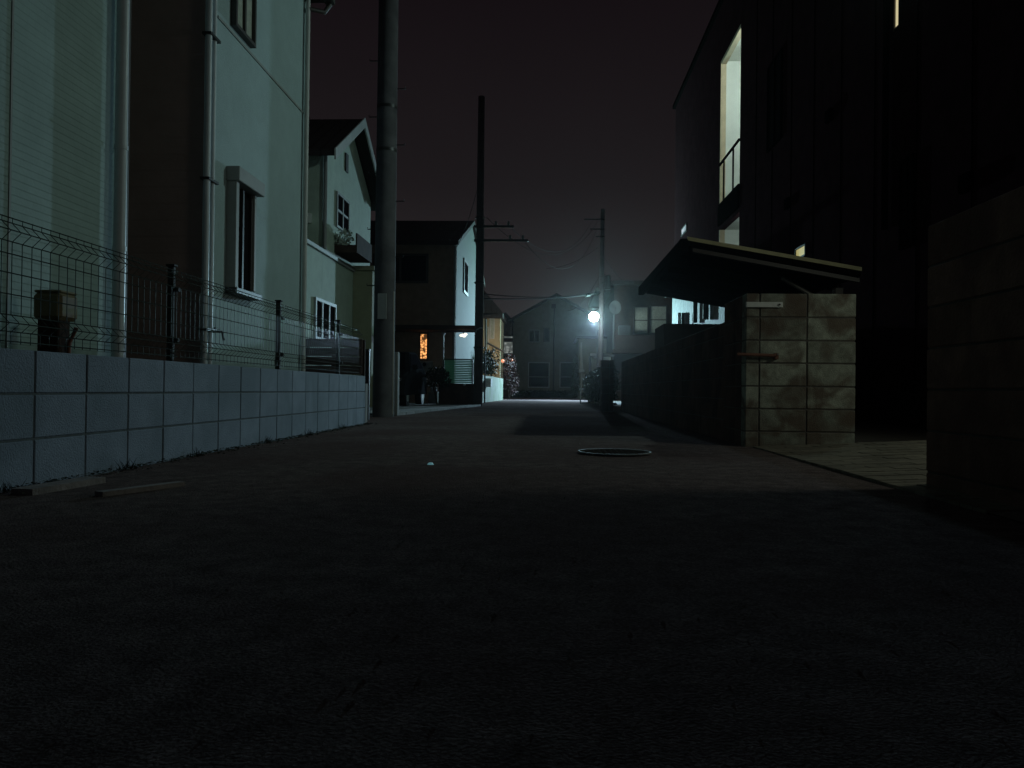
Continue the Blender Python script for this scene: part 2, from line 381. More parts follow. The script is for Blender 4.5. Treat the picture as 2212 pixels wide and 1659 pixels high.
# ------------------------------------------------------------------ house 2 : smooth pale wall
h = empty('pale_house', 'pale smooth-walled house with a hooded window between two downpipes', 'house')
y2a = PX(437, 500, X1).y; y2b = PX(655, 400, X1).y
ze = 5.42
mb = MB(); mb.box(-9, X1, y2a, y2b, .62, ze, 0); w2 = mb.build('wall', [M['siding_pale'], M['siding_brown']], h)
for p in w2.data.polygons:
    if p.normal.y < -.9: p.material_index = 1
mb = MB(); mb.box(-8.95, X1-.02, y2a+.02, y2b-.02, .49, .62); mb.build('foundation', M['concrete'], h)
zb = PX(530, 104, X1).z
mb = MB(); mb.box(X1, X1+.012, y2a+.25, y2b-.05, zb-.012, zb+.012); mb.build('belt_joint', M['trim_grey'], h)
for pxx, r in ((446, .03), (458, .022)):
    yy = PX(pxx, 500, X1+.05).y
    mb = MB(); mb.tube([(X1+.045, yy, .55), (X1+.045, yy, ze)], r, 12); mb.build('downpipe', M['pvc'], h)
for pyy in (70, 388, 715):
    z = PX(446, pyy, X1+.05).z; yy = PX(446, 500, X1+.05).y
    mb = MB(); mb.box(X1, X1+.085, yy-.04, yy+.17, z, z+.022); mb.build('pipe_clamp', M['dark_metal'], h)
mb = MB(); yy = y2b-.06; mb.tube([(X1+.05, yy, .55), (X1+.05, yy, ze)], .03, 12); mb.build('downpipe', M['trim'], h)
# roof with eave just visible at its far corner
mb = MB(); mb.box(-9.2, X1+.22, y2a-.2, y2b+.12, ze, ze+.10); mb.prism([(-9.2,ze+.10),(X1+.22,ze+.10),(-6.2,ze+1.7)], 'y', y2a-.2, y2b+.12)
mb.build('roof', M['roof'], h)
mb = MB(); mb.prism([(X1+.22,ze-.02),(X1+.34,ze-.02),(X1+.34,ze+.09),(X1+.22,ze+.09)], 'y', y2a-.2, y2b+.14)
mb.tube([(X1+.28, y2b+.12, ze-.02), (X1+.22, y2b+.08, ze-.14), (X1+.05, y2b-.06, ze-.16)], .03, 8)
mb.build('gutter', M['frame_dark'], h)
# hooded window
wy0 = PX(488, 500, X1).y; wy1 = PX(560, 500, X1+.09).y; wz1 = PX(500, 352, X1+.09).z; wz0 = PX(550, 640, X1).z
mb = MB(); P_ = .10
mb.box(X1, X1+P_, wy0, wy0+.07, wz0-.05, wz1-.14, 0, .004)
mb.box(X1, X1+P_-.04, wy1-.05, wy1, wz0+.03, wz1-.14, 0, .004)
mb.box(X1, X1+P_+.035, wy0-.02, wy1+.03, wz1-.14, wz1, 0, .006)
wn = mb.build('window', M['trim_grey'], h)
mb = MB(); mb.box(X1+.003, X1+.012, wy0+.07, wy1-.05, wz0, wz1-.14); mb.build('pane', M['glass'], wn)
mb = MB(); 
for yy in (wy0+.07, (wy0+wy1)/2, wy1-.09): mb.box(X1+.012, X1+.04, yy, yy+.035, wz0, wz1-.14)
mb.box(X1+.002, X1+P_+.02, wy0-.01, wy1+.03, wz0-.06, wz0, 0, .004); mb.build('sash', M['frame_dark'], wn)
# upper window
uy0 = PX(498, 30, X1).y; uy1 = PX(542, 60, X1).y; uz = PX(500, 57, X1).z
w_ = window(h, 'x', X1, 1, uy0, uy1, uz, uz+1.1, 'frame_dark', 'curtain', .035, .06, 1)

# garden tap on pale house
e = empty('wall_tap', 'small dark hose tap on the pale wall behind the mesh fence', 'tap')
q = PX(452, 716, X1+.02); mb = MB(); mb.tube([(X1, q.y+.02, q.z), (X1+.13, q.y+.02, q.z), (X1+.15, q.y+.02, q.z-.08)], .012, 8); mb.tube([(X1+.08, q.y-.03, q.z+.03), (X1+.08, q.y+.07, q.z+.03)], .009, 6); mb.build('spout', M['dark_metal'], e)

# brown boundary fence between lots
e = empty('panel_fence', 'dark brown solid panel fence crossing behind the end of the mesh fence', 'fence')
a = PY(645, 736, 10.25); b_ = PY(786, 736, 10.25)
mb = MB()
z = .52
while z < a.z-.05:
    mb.box(a.x-.5, b_.x-.02, 10.25, 10.27, z, z+.112, 0, .003); z += .12
mb.build('panel', M['brown_panel'], e)
for xx in (a.x-.5, (a.x+b_.x)/2, b_.x-.04):
    mb = MB(); mb.box(xx, xx+.05, 10.27, 10.31, 0, a.z+.02, 0, .003); mb.build('post', M['dark_brown'], e)
mb = MB(); mb.box(-3.8, -2.42, 10.2, 10.32, 0, .52); mb.build('footing', M['concrete'], e)

# ------------------------------------------------------------------ house 3 : cream gable house
X3 = -4.5
h = empty('gable_house', 'pale cream gabled house with a dark flower balcony left of the near pole', 'house')
ya, yb = PX(697, 500, X3).y, PX(800, 500, X3).y; ym = PX(757, 300, X3).y
ze3 = PX(697, 326, X3).z; zr = PX(757, 270, X3).z
ym = (ya+yb)/2
mb = MB(); mb.prism([(ya,0.3),(yb,0.3),(yb,ze3),(ym,zr),(ya,ze3)], 'x', -11, X3); mb.build('wall', M['cream'], h)
ov = .30
mb = MB()
sl = (zr-ze3)/(ym-ya)
for sgn in (-1, 1):
    y_e = ym+sgn*(ym-ya+.30); z_e = zr-sl*(ym-ya+.30)
    mb.prism([(ym, zr+.02), (y_e, z_e+.02), (y_e, z_e+.14), (ym, zr+.14)], 'x', -11.2, X3+ov)
mb.build('roof', M['roof'], h)
mb = MB()
for sgn in (-1, 1):
    y_e = ym+sgn*(ym-ya+.31); z_e = zr-sl*(ym-ya+.31)
    mb.prism([(ym, zr-.05), (y_e, z_e-.05), (y_e, z_e+.17), (ym, zr+.17)], 'x', X3+ov, X3+ov+.03)
mb.build('bargeboard', M['trim'], h)
mb = MB(); mb.box(X3+.002, X3+.03, ym-.45, ym-.25, zr-1.15, zr-.75); mb.build('vent', M['frame_dark'], h)
mb = MB(); mb.tube([(X3+.05, ya-.02, 3.2), (X3+.05, ya-.02, ze3-.2), (X3+.1, ya-.2, ze3-.05)], .04, 8); mb.build('downpipe', M['trim_grey'], h)
# lower storey extension toward the viewer
ylo = 12.2; zlo = PX(700, 535, X3).z-.12
mb = MB(); mb.box(-10.5, X3, ylo, ya-.004, .3, zlo); mb.build('annex_wall', M['cream'], h)
mb = MB(); mb.prism([(ylo-.3,zlo),(ya,zlo+.65),(ya,zlo+.77),(ylo-.3,zlo+.10)], 'x', -10.7, X3-.25); mb.build('annex_roof', M['roof'], h)
mb = MB(); mb.prism([(ylo-.31,zlo-.06),(ya+.0,zlo+.59),(ya+.0,zlo+.78),(ylo-.31,zlo+.12)], 'x', X3-.25, X3-.22); mb.build('bargeboard', M['trim'], h)
ybe = PX(762, 580, X3).y
mb = MB(); mb.box(X3+.002, X3+.06, ylo, ybe, zlo-.02, zlo+.06, 0, .005); mb.build('belt_course', M['trim_grey'], h)
mb = MB(); mb.box(X3, X3+.45, ybe+.02, yb+.3, .0, zlo+.02, 0, .01); mb.box(X3, X3+.5, ybe-.03, yb+.35, zlo+.02, zlo+.12); mb.build('porch', M['olive'], h)
# balcony
by0 = PX(722, 540, X3).y; by1 = by0+1.35; bz0 = PX(722, 545, X3).z; bz1 = PX(722, 503, X3).z
mb = MB(); mb.box(X3, X3+.48, by0, by1, bz0, bz0+.08); mb.box(X3+.45, X3+.48, by0, by1, bz0+.08, bz1); mb.box(X3, X3+.45, by0, by0+.03, bz0+.08, bz1-.25); mb.box(X3, X3+.45, by1-.03, by1, bz0+.08, bz1)
bal = mb.build('balcony', M['dark_brown'], h)
mb = MB(); leaf_cloud(mb, (X3+.2, by0+.05, bz1-.08), (.22, .18, .18), 240, .04); mb.build('flowers', M['curtain'], bal)
window(h, 'x', X3, 1, PX(725, 450, X3).y, PX(752, 450, X3).y, PX(738, 500, X3).z, PX(738, 424, X3).z, 'trim_grey', 'glass', .05, .04, 1, True)
window(h, 'x', X3, 1, PX(677, 680, X3).y, PX(722, 690, X3).y, PX(700, 738, X3).z, PX(700, 650, X3).z, 'trim_grey', 'glass', .06, .05, 2)

# ------------------------------------------------------------------ utility pole near left
def pole(name, label, x, y, r0, r1, z1, lean=0, mm='pole_concrete'):
    e = empty(name, label, 'pole', 'utility poles along the lane')
    mb = MB(); mb.tube([(x, y, -.05), (x+lean*.5, y, z1/2), (x+lean, y, z1)], r0, 20, radii=[r0, (r0+r1)/2, r1]); mb.build('shaft', M[mm], e)
    return e
P1 = pole('utility_pole', 'thick concrete utility pole nearest on the left, at the end of the block wall', -2.63, 12.3, .172, .145, 11.5, 0)
for pyy in (237, 330):
    z = PY(826, pyy, 12.3).z; mb = MB(); mb.tube([(-2.63, 12.3, z), (-2.63, 12.3, z+.05)], .166, 20); mb.build('band', M['dark_metal'], P1)
for k in range(9):
    mb = MB(); z = 2.1+.45*k; sg = 1 if k % 2 else -1; mb.tube([(-2.63+sg*.14, 12.3, z), (-2.63+sg*.29, 12.3, z), (-2.63+sg*.29, 12.3, z+.03)], .009, 6); mb.build('step_bolt', M['dark_metal'], P1)
mb = MB(); mb.box(-2.70, -2.56, 12.105, 12.125, 1.55, 1.95, 0, .003); mb.build('number_plate', M['trim_grey'], P1)
mb = MB(); mb.tube([(-2.47, 12.25, .05), (-2.475, 12.25, 2.0)], .012, 6); mb.build('edge_strip', M['alu'], P1)  # bright metal strip added in place of the glint on the pole's edge
# grey short wall end beside it and thin dark post
mb = MB(); a = PY(843, 760, 12.9); b_ = PY(860, 760, 12.9); mb.box(a.x-.2, b_.x, 12.9, 13.05, 0, a.z, 0, .01)
tag(mb.build('gate_pillar', M['concrete']), 'short grey concrete pillar touching the right side of the near utility pole', 'pillar')
mb = MB(); a = PY(789, 757, 11.0); b_ = PY(798, 757, 11.0); mb.box(a.x, b_.x, 11.0, 11.06, 0, a.z, 0, .005); mb.box(a.x-.005, b_.x+.005, 10.995, 11.065, a.z, a.z+.02)
tag(mb.build('gate_post', M['dark_metal']), 'thin dark metal post between the block wall end and the near utility pole', 'post')

# ------------------------------------------------------------------ house 4 : tall brown fronted house
X4 = -2.98
h = empty('brown_house', 'dark-fronted two storey house with one amber lit window beyond the near pole', 'house')
ya = PX(986, 600, X4).y; ze4 = PX(987, 520, X4).z
ymid = PX(1020, 480, X4).y; zr4 = PX(1019, 478, X4).z; yb = 2*ymid-ya
mb = MB(); mb.prism([(ya,0),(yb,0),(yb,ze4),(ymid,zr4-.1),(ya,ze4)], 'x', -12, X4); w4 = mb.build('wall', [M['pale_cream'], M['brown_front']], h)
for p in w4.data.polygons:
    if p.normal.y < -.9: p.material_index = 1
mb = MB(); sl = (zr4-ze4)/(ymid-ya)
for sgn in (-1, 1):
    y_e = ymid+sgn*(ymid-ya+.35); z_e = zr4-sl*(ymid-ya+.35)
    mb.prism([(ymid, zr4-.08), (y_e, z_e-.08), (y_e, z_e+.06), (ymid, zr4+.06)], 'x', -12.3, X4+.10)
mb.build('roof', M['roof'], h)
mb = MB(); mb.tube([(X4-.05, ya-.06, .1), (X4-.05, ya-.06, ze4-.2), (X4-.2, ya-.3, ze4-.05)], .04, 8); mb.build('downpipe', M['trim_grey'], h)
a = PY(846, 548, ya); b_ = PY(925, 612, ya); window(h, 'y', ya, -1, a.x-.6, b_.x, b_.z, a.z, 'frame_dark', 'glass', .07, .05, 1)
a = PY(909, 722, ya); b_ = PY(922, 775, ya)
window(h, 'y', ya, -1, a.x-.04, b_.x+.04, b_.z-.04, a.z+.04, 'frame_dark', 'amber', .04, .05)
window(h, 'x', X4, 1, PX(1000, 600, X4).y, PX(1009, 600, X4).y, PX(1004, 636, X4).z, PX(1004, 562, X4).z, 'frame_dark', 'glass', .1, .05)
# porch canopy over the entrance
a = PY(984, 706, 24.2); b_ = PY(1036, 716, 24.2)
mb = MB(); mb.box(X4-4.5, b_.x, 23.6, ya-.02, b_.z, a.z, 0, .02); mb.build('canopy', M['dark_brown'], h)
a = PY(958, 718, 23.7); mb = MB(); mb.box(a.x-.02, a.x+.02, 23.68, 23.72, .03, a.z, 0, .003); mb.box(a.x-.05, a.x+.05, 23.66, 23.74, a.z-.06, a.z-.002); mb.build('canopy_post', M['trim_grey'], h)
# petal shaped lamp under canopy
e = empty('petal_lamp', 'small white petal-shaped lamp glowing under the dark porch canopy', 'lamp')
a = PY(1001, 722, 23.5); mb = MB()
for k in range(4):
    t = k*math.pi/2+.5; mb.sphere((a.x+.07*math.cos(t), 23.5+.07*math.sin(t), a.z-.02*k), .062, 8, (1, 1, .7))
mb.build('shade', M['flower_lamp'], e)
mb = MB(); mb.tube([(a.x, 23.5, a.z+.03), (a.x, 23.62, a.z+.22)], .012, 6); mb.build('bracket', M['dark_metal'], e)
# low brown wall with screen
a = PY(948, 828, 22.0); b_ = PY(1040, 878, 22.0)
mb = MB(); mb.box(a.x, b_.x-.15, 22.0, 22.14, 0, a.z, 0, .01); tag(mb.build('garden_wall', M['brown_block']), 'low dark brown wall under the green slatted screen', 'wall')
e = empty('louvre_screen', 'green translucent slatted screen standing on the low dark brown wall', 'screen')
a0_ = PY(960, 777, 22.05); a1_ = PY(1019, 827, 22.05)
mb = MB(); z = a.z+.02
while z < a0_.z: mb.box(a0_.x, a1_.x, 22.06, 22.068, z, z+.038); z += .05
mb.build('slats', M['screen_sheet'], e)
mb = MB()
for xx in (a0_.x-.03, a1_.x): mb.box(xx, xx+.03, 22.04, 22.09, a.z, a0_.z+.02)
mb.box(a0_.x, a1_.x, 22.04, 22.09, a0_.z+.0, a0_.z+.025); mb.build('frame', M['dark_metal'], e)
shrub('potted_shrub', 'dark shrub leaning against the left half of the green slatted screen', (a0_.x-.15, 21.75, .75), (.38, .3, .42), 700, .05)
q = PY(1003, 831, 21.95); mb = MB(); mb.sphere((q.x, 21.97, q.z), .035, 10); mb.tube([(q.x, 21.97, q.z), (q.x, 22.0, q.z)], .012, 6)
tag(mb.build('wall_reflector', M['plate']), 'tiny round white reflector on top of the low dark brown wall', 'reflector')
# meter box and pale steps
e = empty('meter_box', 'pale electric meter box on the dark house front below the amber window', 'meter box')
a = PY(914, 780, 24.9); b_ = PY(937, 803, 24.9); mb = MB(); mb.box(a.x, b_.x, ya-.16, ya-.01, b_.z, a.z, 0, .015); mb.build('case', M['concrete'], e)
mb = MB(); mb.tube([(a.x+.1, ya-.165, a.z-.12), (a.x+.1, ya-.18, a.z-.12)], .06, 12); mb.build('dial', M['glass'], e)
e = empty('planter_stack', 'pale planters stacked beside the low dark brown wall', 'planter')
a = PY(925, 838, 22.6); b_ = PY(946, 872, 22.6)
mb = MB(); mb.box(a.x+.02, b_.x, 22.5, 22.8, .03, .38, 0, .02); mb.box(a.x+.08, b_.x-.05, 22.5, 22.75, .382, .52, 0, .02); mb.build('tub', M['concrete'], e)
mb = MB(); leaf_cloud(mb, (a.x+.1, 22.55, .62), (.18, .15, .14), 160, .04); mb.build('foliage', M['leaf'], e)

# parked car : small hatchback seen from its front right corner
car = empty('parked_car', 'grey hatchback parked on the forecourt, half hidden behind the near utility pole', 'car')
cx0, cx1, cy0, cy1 = -5.05, -3.48, 18.6, 22.2
prof_c = [(0,.32),(.04,.62),(.18,.78),(.95,.92),(1.55,1.42),(2.7,1.46),(3.35,1.05),(3.58,.95),(3.6,.35)]
def carmesh(prof, x0, x1, tuck):
    mb = MB(); n = len(prof); rows = []
    secs = [(x0, 0.0), (x0+.06, .0), ((x0+x1)/2, 0), (x1-.06, 0), (x1, 0)]
    for i, (xx, _) in enumerate(secs):
        edge = i in (0, len(secs)-1)
        r_ = []
        for (u, z) in prof:
            t = max(0, (z-.85))*tuck
            xs_ = xx + (t if i <= 1 else (-t if i >= 3 else 0))
            zz = z-(.03 if edge else 0); uu = u+(.05 if (edge and u < .5) else (-.05 if edge and u > 3.3 else 0))
            r_.append((xs_, cy0+uu, zz))
        rows.append(r_)
    vs = [p for r_ in rows for p in r_]; fs = []
    for i in range(len(rows)-1):
        for k in range(n): fs.append((i*n+k, i*n+(k+1) % n, (i+1)*n+(k+1) % n, (i+1)*n+k))
    fs.append(tuple(range(n))); fs.append(tuple(range((len(rows)-1)*n, len(rows)*n)))
    return mb.add(vs, fs, 0, False)
carmesh(prof_c, cx0, cx1, .28).build('body', M['carpaint'], car)
for nm, poly in (('side_window', [(1.12,.98),(1.6,1.36),(2.6,1.39),(3.1,1.02)]),):
    for xx, sg in ((cx1, 1), (cx0, -1)):
        mb = MB(); vs = []
        for u, z in poly: vs.append((xx-sg*(max(0, z-.85)*.28)+sg*.006, cy0+u, z))
        vs2 = [(v[0]-sg*.02, v[1], v[2]) for v in vs]
        mb.add(vs+vs2, [(0,1,2,3),(4,5,6,7),(0,1,5,4),(1,2,6,5),(2,3,7,6),(3,0,4,7)]); mb.build(nm, M['glass'], car)
mb = MB(); x_a, x_b = cx0+.16, cx1-.16
mb.add([(x_a,cy0+.98,.955),(x_b,cy0+.98,.955),(x_b-.1,cy0+1.50,1.395),(x_a+.1,cy0+1.50,1.395),(x_a,cy0+1.02,.93),(x_b,cy0+1.02,.93),(x_b-.1,cy0+1.54,1.37),(x_a+.1,cy0+1.54,1.37)], [(0,1,2,3),(4,5,6,7),(0,1,5,4),(1,2,6,5),(2,3,7,6),(3,0,4,7)])
mb.build('windscreen', M['glass'], car)
for xx in (cx0+.2, cx1-.2):
    mb = MB(); mb.sphere((xx, cy0+.09, .67), .12, 12, (1.1, .5, .6)); mb.build('headlight', M['reflector'], car)
for uu in (.65, 2.95):
    for xx in (cx0+.02, cx1-.20):
        mb = MB(); mb.tube([(xx, cy0+uu, .30), (xx+.18, cy0+uu, .30)], .29, 20); wh = mb.build('wheel', M['rubber'], car)
        mb = MB(); mb.tube([(xx-.004, cy0+uu, .30), (xx+.184, cy0+uu, .30)], .17, 14); mb.build('rim', M['alu'], wh)
mb = MB(); mb.box(cx1+.01, cx1+.15, cy0+1.05, cy0+1.15, .95, 1.07, 0, .02); mb.build('mirror', M['carpaint'], car)
mb = MB(); mb.box(cx0-.15, cx0-.01, cy0+1.05, cy0+1.15, .95, 1.07, 0, .02); mb.build('mirror', M['carpaint'], car)
mb = MB(); mb.box(cx0+.55, cx1-.55, cy0-.015, cy0+.02, .42, .55); mb.build('number_plate', M['plate'], car)
mb = MB(); mb.box(cx0+.1, cx1-.1, cy0-.02, cy0+.1, .30, .40, 0, .02); mb.build('bumper_grille', M['rubber'], car)

# ------------------------------------------------------------------ second utility pole with crossarms
P2 = pole('utility_pole', 'slimmer dark utility pole with two crossarms left of the far gable house', PY(1033,800,21.5).x, 21.5, .12, .09, 8.6, .0, 'pole_dark')
px2 = PY(1033,800,21.5).x
for pyy, L_ in ((490, .95), (520, 1.35)):
    z = PY(1040, pyy, 21.4).z; mb = MB(); mb.box(px2-.15, px2+L_, 21.34, 21.39, z-.035, z+.035, 0, .004); ca = mb.build('crossarm', M['dark_metal'], P2)
    for k in range(2):
        mb = MB(); xx = px2+L_-.15-.35*k; mb.tube([(xx, 21.365, z+.03), (xx, 21.365, z+.07), (xx, 21.365, z+.15)], .03, 8, radii=[.02, .04, .025]); mb.build('insulator', M['trim_grey'], ca)
mb = MB(); a = PY(1026, 722, 21.3)
mb.tube([(a.x, 21.3, a.z), (a.x+.04, 21.32, a.z+.12), (a.x+.13, 21.36, a.z+.18), (a.x+.2, 21.4, a.z+.18)], .018, 8); mb.build('cable_bracket', M['pvc'], P2)
for z in (1.6, 3.4, 5.2): mb = MB(); mb.tube([(px2, 21.5, z), (px2, 21.5, z+.04)], .14, 16); mb.build('band', M['dark_metal'], P2)
mb = MB(); a = PX(1041, 690, px2+.14)
mb.tube([(px2+.125, 21.45, .1), (px2+.115, 21.45, 5.2)], .010, 6); mb.build('edge_strip', M['alu_dull'], P2)

# low white wall beyond pole 2
mb = MB(); w0 = (-2.28, 26.0); w1 = (-2.02, 34.5)
mb.prism([(w0[0]-.12, w0[1]), (w0[0], w0[1]), (w1[0], w1[1]), (w1[0]-.12, w1[1])], 'z', 0, .95)
tag(mb.build('garden_wall', M['white_wall']), 'low white wall, greenish light painted in, just right of the second utility pole', 'wall')
a = PX(1056, 830, -2.1)
mb = MB(); mb.box(-2.2, -2.02, 27.2, 27.9, .55, .85); tag(mb.build('notice_board', M['plate']), 'small white board fixed on the low white wall', 'board')
mb = MB(); mb.tube([(-2.12, 25.8, 0), (-2.12, 25.8, 1.75)], .025, 8); tag(mb.build('sign_post', M['dark_metal']), 'thin dark post in front of the low white wall', 'post')
shrub('garden_shrub', 'bushy dark shrub above the low white wall, reddish at its right end', (-2.45, 31.5, 1.5), (.45, 2.6, .75), 1500, .06)
shrub('garden_shrub', 'dark reddish bush at the road edge left of the far gable house', (-1.78, 35.8, 1.15), (.42, .9, 1.05), 1500, .06, 'leaf_red')

# ------------------------------------------------------------------ house 5 : beige, behind pole 2
h = empty('beige_house', 'beige house with a dark overhanging roof behind the second utility pole', 'house')
Y5 = 37.0; r = PY(1081, 700, Y5).x
ze5 = PY(1080, 672, Y5).z; zr5 = PY(1040, 627, Y5).z; xr = PY(1040, 627, Y5).x
mb = MB(); mb.box(-8, r, Y5, Y5+2.6, 0, ze5-.36); mb.build('wall', M['beige'], h)
mb = MB(); mb.prism([(-8.3, ze5-.36), (r+.14, ze5-.36), (r+.14, ze5-.12), (xr, zr5+.14), (-8.3, zr5-2.0)], 'y', Y5-.5, Y5+2.9)
mb.build('roof', M['roof'], h)
for u0, u1, v0, v1 in ((1047, 1056, 706, 752), (1058, 1068, 678, 732)):
    a = PY(u0, v0, Y5); b_ = PY(u1, v1, Y5); window(h, 'y', Y5, -1, a.x, b_.x, b_.z, a.z, 'trim', 'curtain', .05, .05)
mb = MB()
for u0, v0, u1, v1 in ((1053, 741, 1088, 760), (1046, 766, 1070, 755)):
    mb.tube([PY(u0, v0, Y5-.2), PY(u1, v1, Y5-.2)], .05, 6)
mb.tube([PY(1050, 680, Y5-.1), PY(1050, 780, Y5-.1)], .04, 6)
mb.build('downpipe', M['frame_dark'], h)
e = empty('porch_lamp', 'small orange-red porch lights glowing above the reddish bush', 'lamp')
for u, v in ((1086, 780), (1104, 778)):
    a = PY(u, v, Y5-1.0); mb = MB(); mb.sphere(a, .085, 10); mb.build('bulb', M['redglow'], e)
a = PY(1086, 780, Y5-1.0); b2 = PY(1104, 778, Y5-1.0); mb = MB(); mb.tube([a, b2], .02, 6); mb.tube([(a.x, a.y, a.z), (a.x, a.y+.98, a.z)], .02, 6); mb.build('bracket', M['dark_metal'], e)

# distant lit-window house
h = empty('distant_house', 'small reddish house with a white lit window between the beige and gable houses', 'house')
Y9 = 50.0; a = PY(1072, 700, Y9); b_ = PY(1112, 700, Y9)
mb = MB(); mb.box(a.x, b_.x-.2, Y9, Y9+6, 0, PY(1090, 692, Y9).z); mb.build('wall', M['brown_block'], h)
mb = MB(); zt = PY(1090, 692, Y9).z; mb.prism([(a.x-.3, zt), (b_.x-.1, zt), ((a.x+b_.x)/2, zt+.5)], 'y', Y9-.3, Y9+6.3); mb.build('roof', M['roof'], h)
for v0, v1, mm in ((738, 764, 'signlit'), (726, 731, 'signlit')):
    a = PY(1088, v0, Y9); b_ = PY(1108, v1, Y9); window(h, 'y', Y9, -1, a.x, b_.x, b_.z, a.z, 'trim_grey', mm, .03, .05)

# ------------------------------------------------------------------ gable house at the end of the lane
h = empty('far_gable_house', 'dark gabled house closing the end of the lane behind a low hedge', 'house')
Y6 = 52.0; a = PY(1109, 692, Y6); c = PY(1202, 641, Y6); xr_ = 2*c.x-a.x
mb = MB(); mb.prism([(a.x, 0), (xr_, 0), (xr_, a.z), (c.x, c.z), (a.x, a.z)], 'y', Y6, Y6+9); mb.build('wall', M['gable_wall'], h)
mb = MB(); sl = (c.z-a.z)/(c.x-a.x)
for sg in (-1, 1):
    xe = c.x+sg*(c.x-a.x+.3); z_e = c.z-sl*(c.x-a.x+.3)
    mb.prism([(c.x, c.z), (xe, z_e), (xe, z_e+.2), (c.x, c.z+.2)], 'y', Y6-.45, Y6+9.3)
mb.build('roof', M['roof'], h)
for u0, u1, v0, v1, fm, ml in ((1141, 1187, 782, 838, 'trim', 0), (1209, 1248, 782, 838, 'trim', 0), (1142, 1166, 712, 740, 'trim_grey', 1), (1174, 1187, 708, 739, 'frame_dark', 0)):
    p = PY(u0, v0, Y6); q = PY(u1, v1, Y6); window(h, 'y', Y6, -1, p.x, q.x, q.z, p.z, fm, 'glass', .07, .08, ml)
p = PY(1196, 660, Y6); mb = MB(); mb.box(p.x-.15, p.x+.15, Y6-.03, Y6+.002, p.z-.2, p.z+.1); mb.build('vent', M['frame_dark'], h)
p = PY(1197, 720, Y6); mb = MB(); mb.tube([(p.x, Y6-.06, .3), (p.x, Y6-.06, a.z+.8)], .05, 8); mb.build('downpipe', M['frame_dark'], h)
mb = MB(); p = PY(1187, 801, Y6-.1); q = PY(1141, 824, Y6-.1)
mb.box(q.x, p.x, Y6-.14, Y6-.1, PY(1160, 815, Y6-.1).z, PY(1160, 813, Y6-.1).z); p = PY(1209, 814, Y6-.1); q = PY(1248, 814, Y6-.1); mb.box(p.x, q.x, Y6-.14, Y6-.1, p.z-.03, p.z+.03); mb.build('handrail', M['trim_grey'], h)
e = empty('hedge', 'low dark clipped hedge in front of the far gable house', 'hedge')
mb = MB(); a = PY(1108, 843, 49.5); b_ = PY(1252, 843, 49.5); n = 26
for i in range(n):
    leaf_cloud(mb, (a.x+(b_.x-a.x)*(i+.5)/n, 49.5, a.z*.55), ((b_.x-a.x)/n*1.0, .4, a.z*.52), 130, .07)
mb.build('foliage', M['leaf'], e)
mb = MB(); mb.box(a.x, b_.x, 49.9, 50.0, 0, a.z*.8); mb.build('stem', M['bark'], e)
# far road end cross street
# white drainpipe on dark low house on the right end
e = empty('drain_house', 'dark green-grey house side with a single pale downpipe right of the hedge', 'house')
Y10 = 45.0; a = PY(1250, 735, Y10); b_ = PY(1290, 735, Y10)
mb = MB(); mb.box(a.x, 5.2, Y10, Y10+5, 0, a.z+.1); mb.build('wall', M['gable_wall'], e)
mb = MB(); mb.box(a.x-.15, 5.3, Y10-.3, Y10+5, a.z+.1, a.z+.24); mb.build('roof', M['roof'], e)
p = PY(1256, 740, Y10-.1); q = PY(1256, 800, Y10-.1)
mb = MB(); mb.tube([(p.x, Y10-.1, p.z), (q.x, Y10-.1, q.z+.1), (q.x, Y10-.1, q.z)], .06, 10, radii=[.05, .09, .1]); mb.sphere((q.x, Y10-.12, q.z-.05), .16, 10, (1.2, .8, .8)); mb.tube([(q.x, Y10-.1, q.z-.1), (q.x, Y10-.1, .1)], .04, 8); mb.build('downpipe', M['trim'], e)
e = empty('conical_shrub', 'narrow dark upright conifer at the right end of the low hedge', 'tree')
mb = MB(); a = PY(1243, 860, 43.5)
for i in range(7): leaf_cloud(mb, (a.x, 43.5, .35+i*.30), (.30-.028*i, .3, .26), 260, .06)
mb.build('crown', M['leaf'], e); mb = MB(); mb.tube([(a.x, 43.5, 0), (a.x, 43.5, 1.6)], .05, 6); mb.build('trunk', M['bark'], e)

# ------------------------------------------------------------------ right side far
e = empty('gate_canopy', 'small white flat canopy and letter box glowing under the street lamp', 'canopy')
a = PY(1274, 763, 39.6); b_ = PY(1327, 771, 39.6)
mb = MB(); mb.box(a.x, b_.x, 39.45, 39.95, b_.z, a.z, 0, .02); mb.build('roof', M['lamp_post'], e)
a = PY(1281, 768, 39.5); b2 = PY(1292, 775, 39.5)
mb = MB(); mb.box(a.x, b2.x, 39.5, 39.9, b2.z, b_.z-.004, 0, .01); mb.build('beam', M['lamp_post'], e)
a = PY(1303, 772, 39.4); b2 = PY(1320, 790, 39.4)
mb = MB(); mb.box(a.x, b2.x, 39.4, 39.7, b2.z, b_.z-.02, 0, .015); mb.build('letter_box', M['trim_grey'], e)
mb = MB(); mb.box(a.x, a.x+.12, 39.72, 39.84, 0, b_.z-.004, 0, .01); mb.build('post', M['dark_metal'], e)
mb = MB(); mb.box(a.x-.7, a.x-.58, 39.72, 39.84, 0, b_.z-.004, 0, .01); mb.build('post', M['dark_metal'], e)
e = empty('hedge', 'dark hedge on the right kerb below the small white canopy', 'hedge')
mb = MB()
for i in range(16):
    leaf_cloud(mb, (1.72, 22.4+i*.62, .62), (.42, .5, .62), 240, .07)
mb.build('foliage', M['leaf'], e); mb = MB(); mb.box(1.62, 1.72, 22.0, 32.2, 0, .9); mb.build('stem', M['bark'], e)
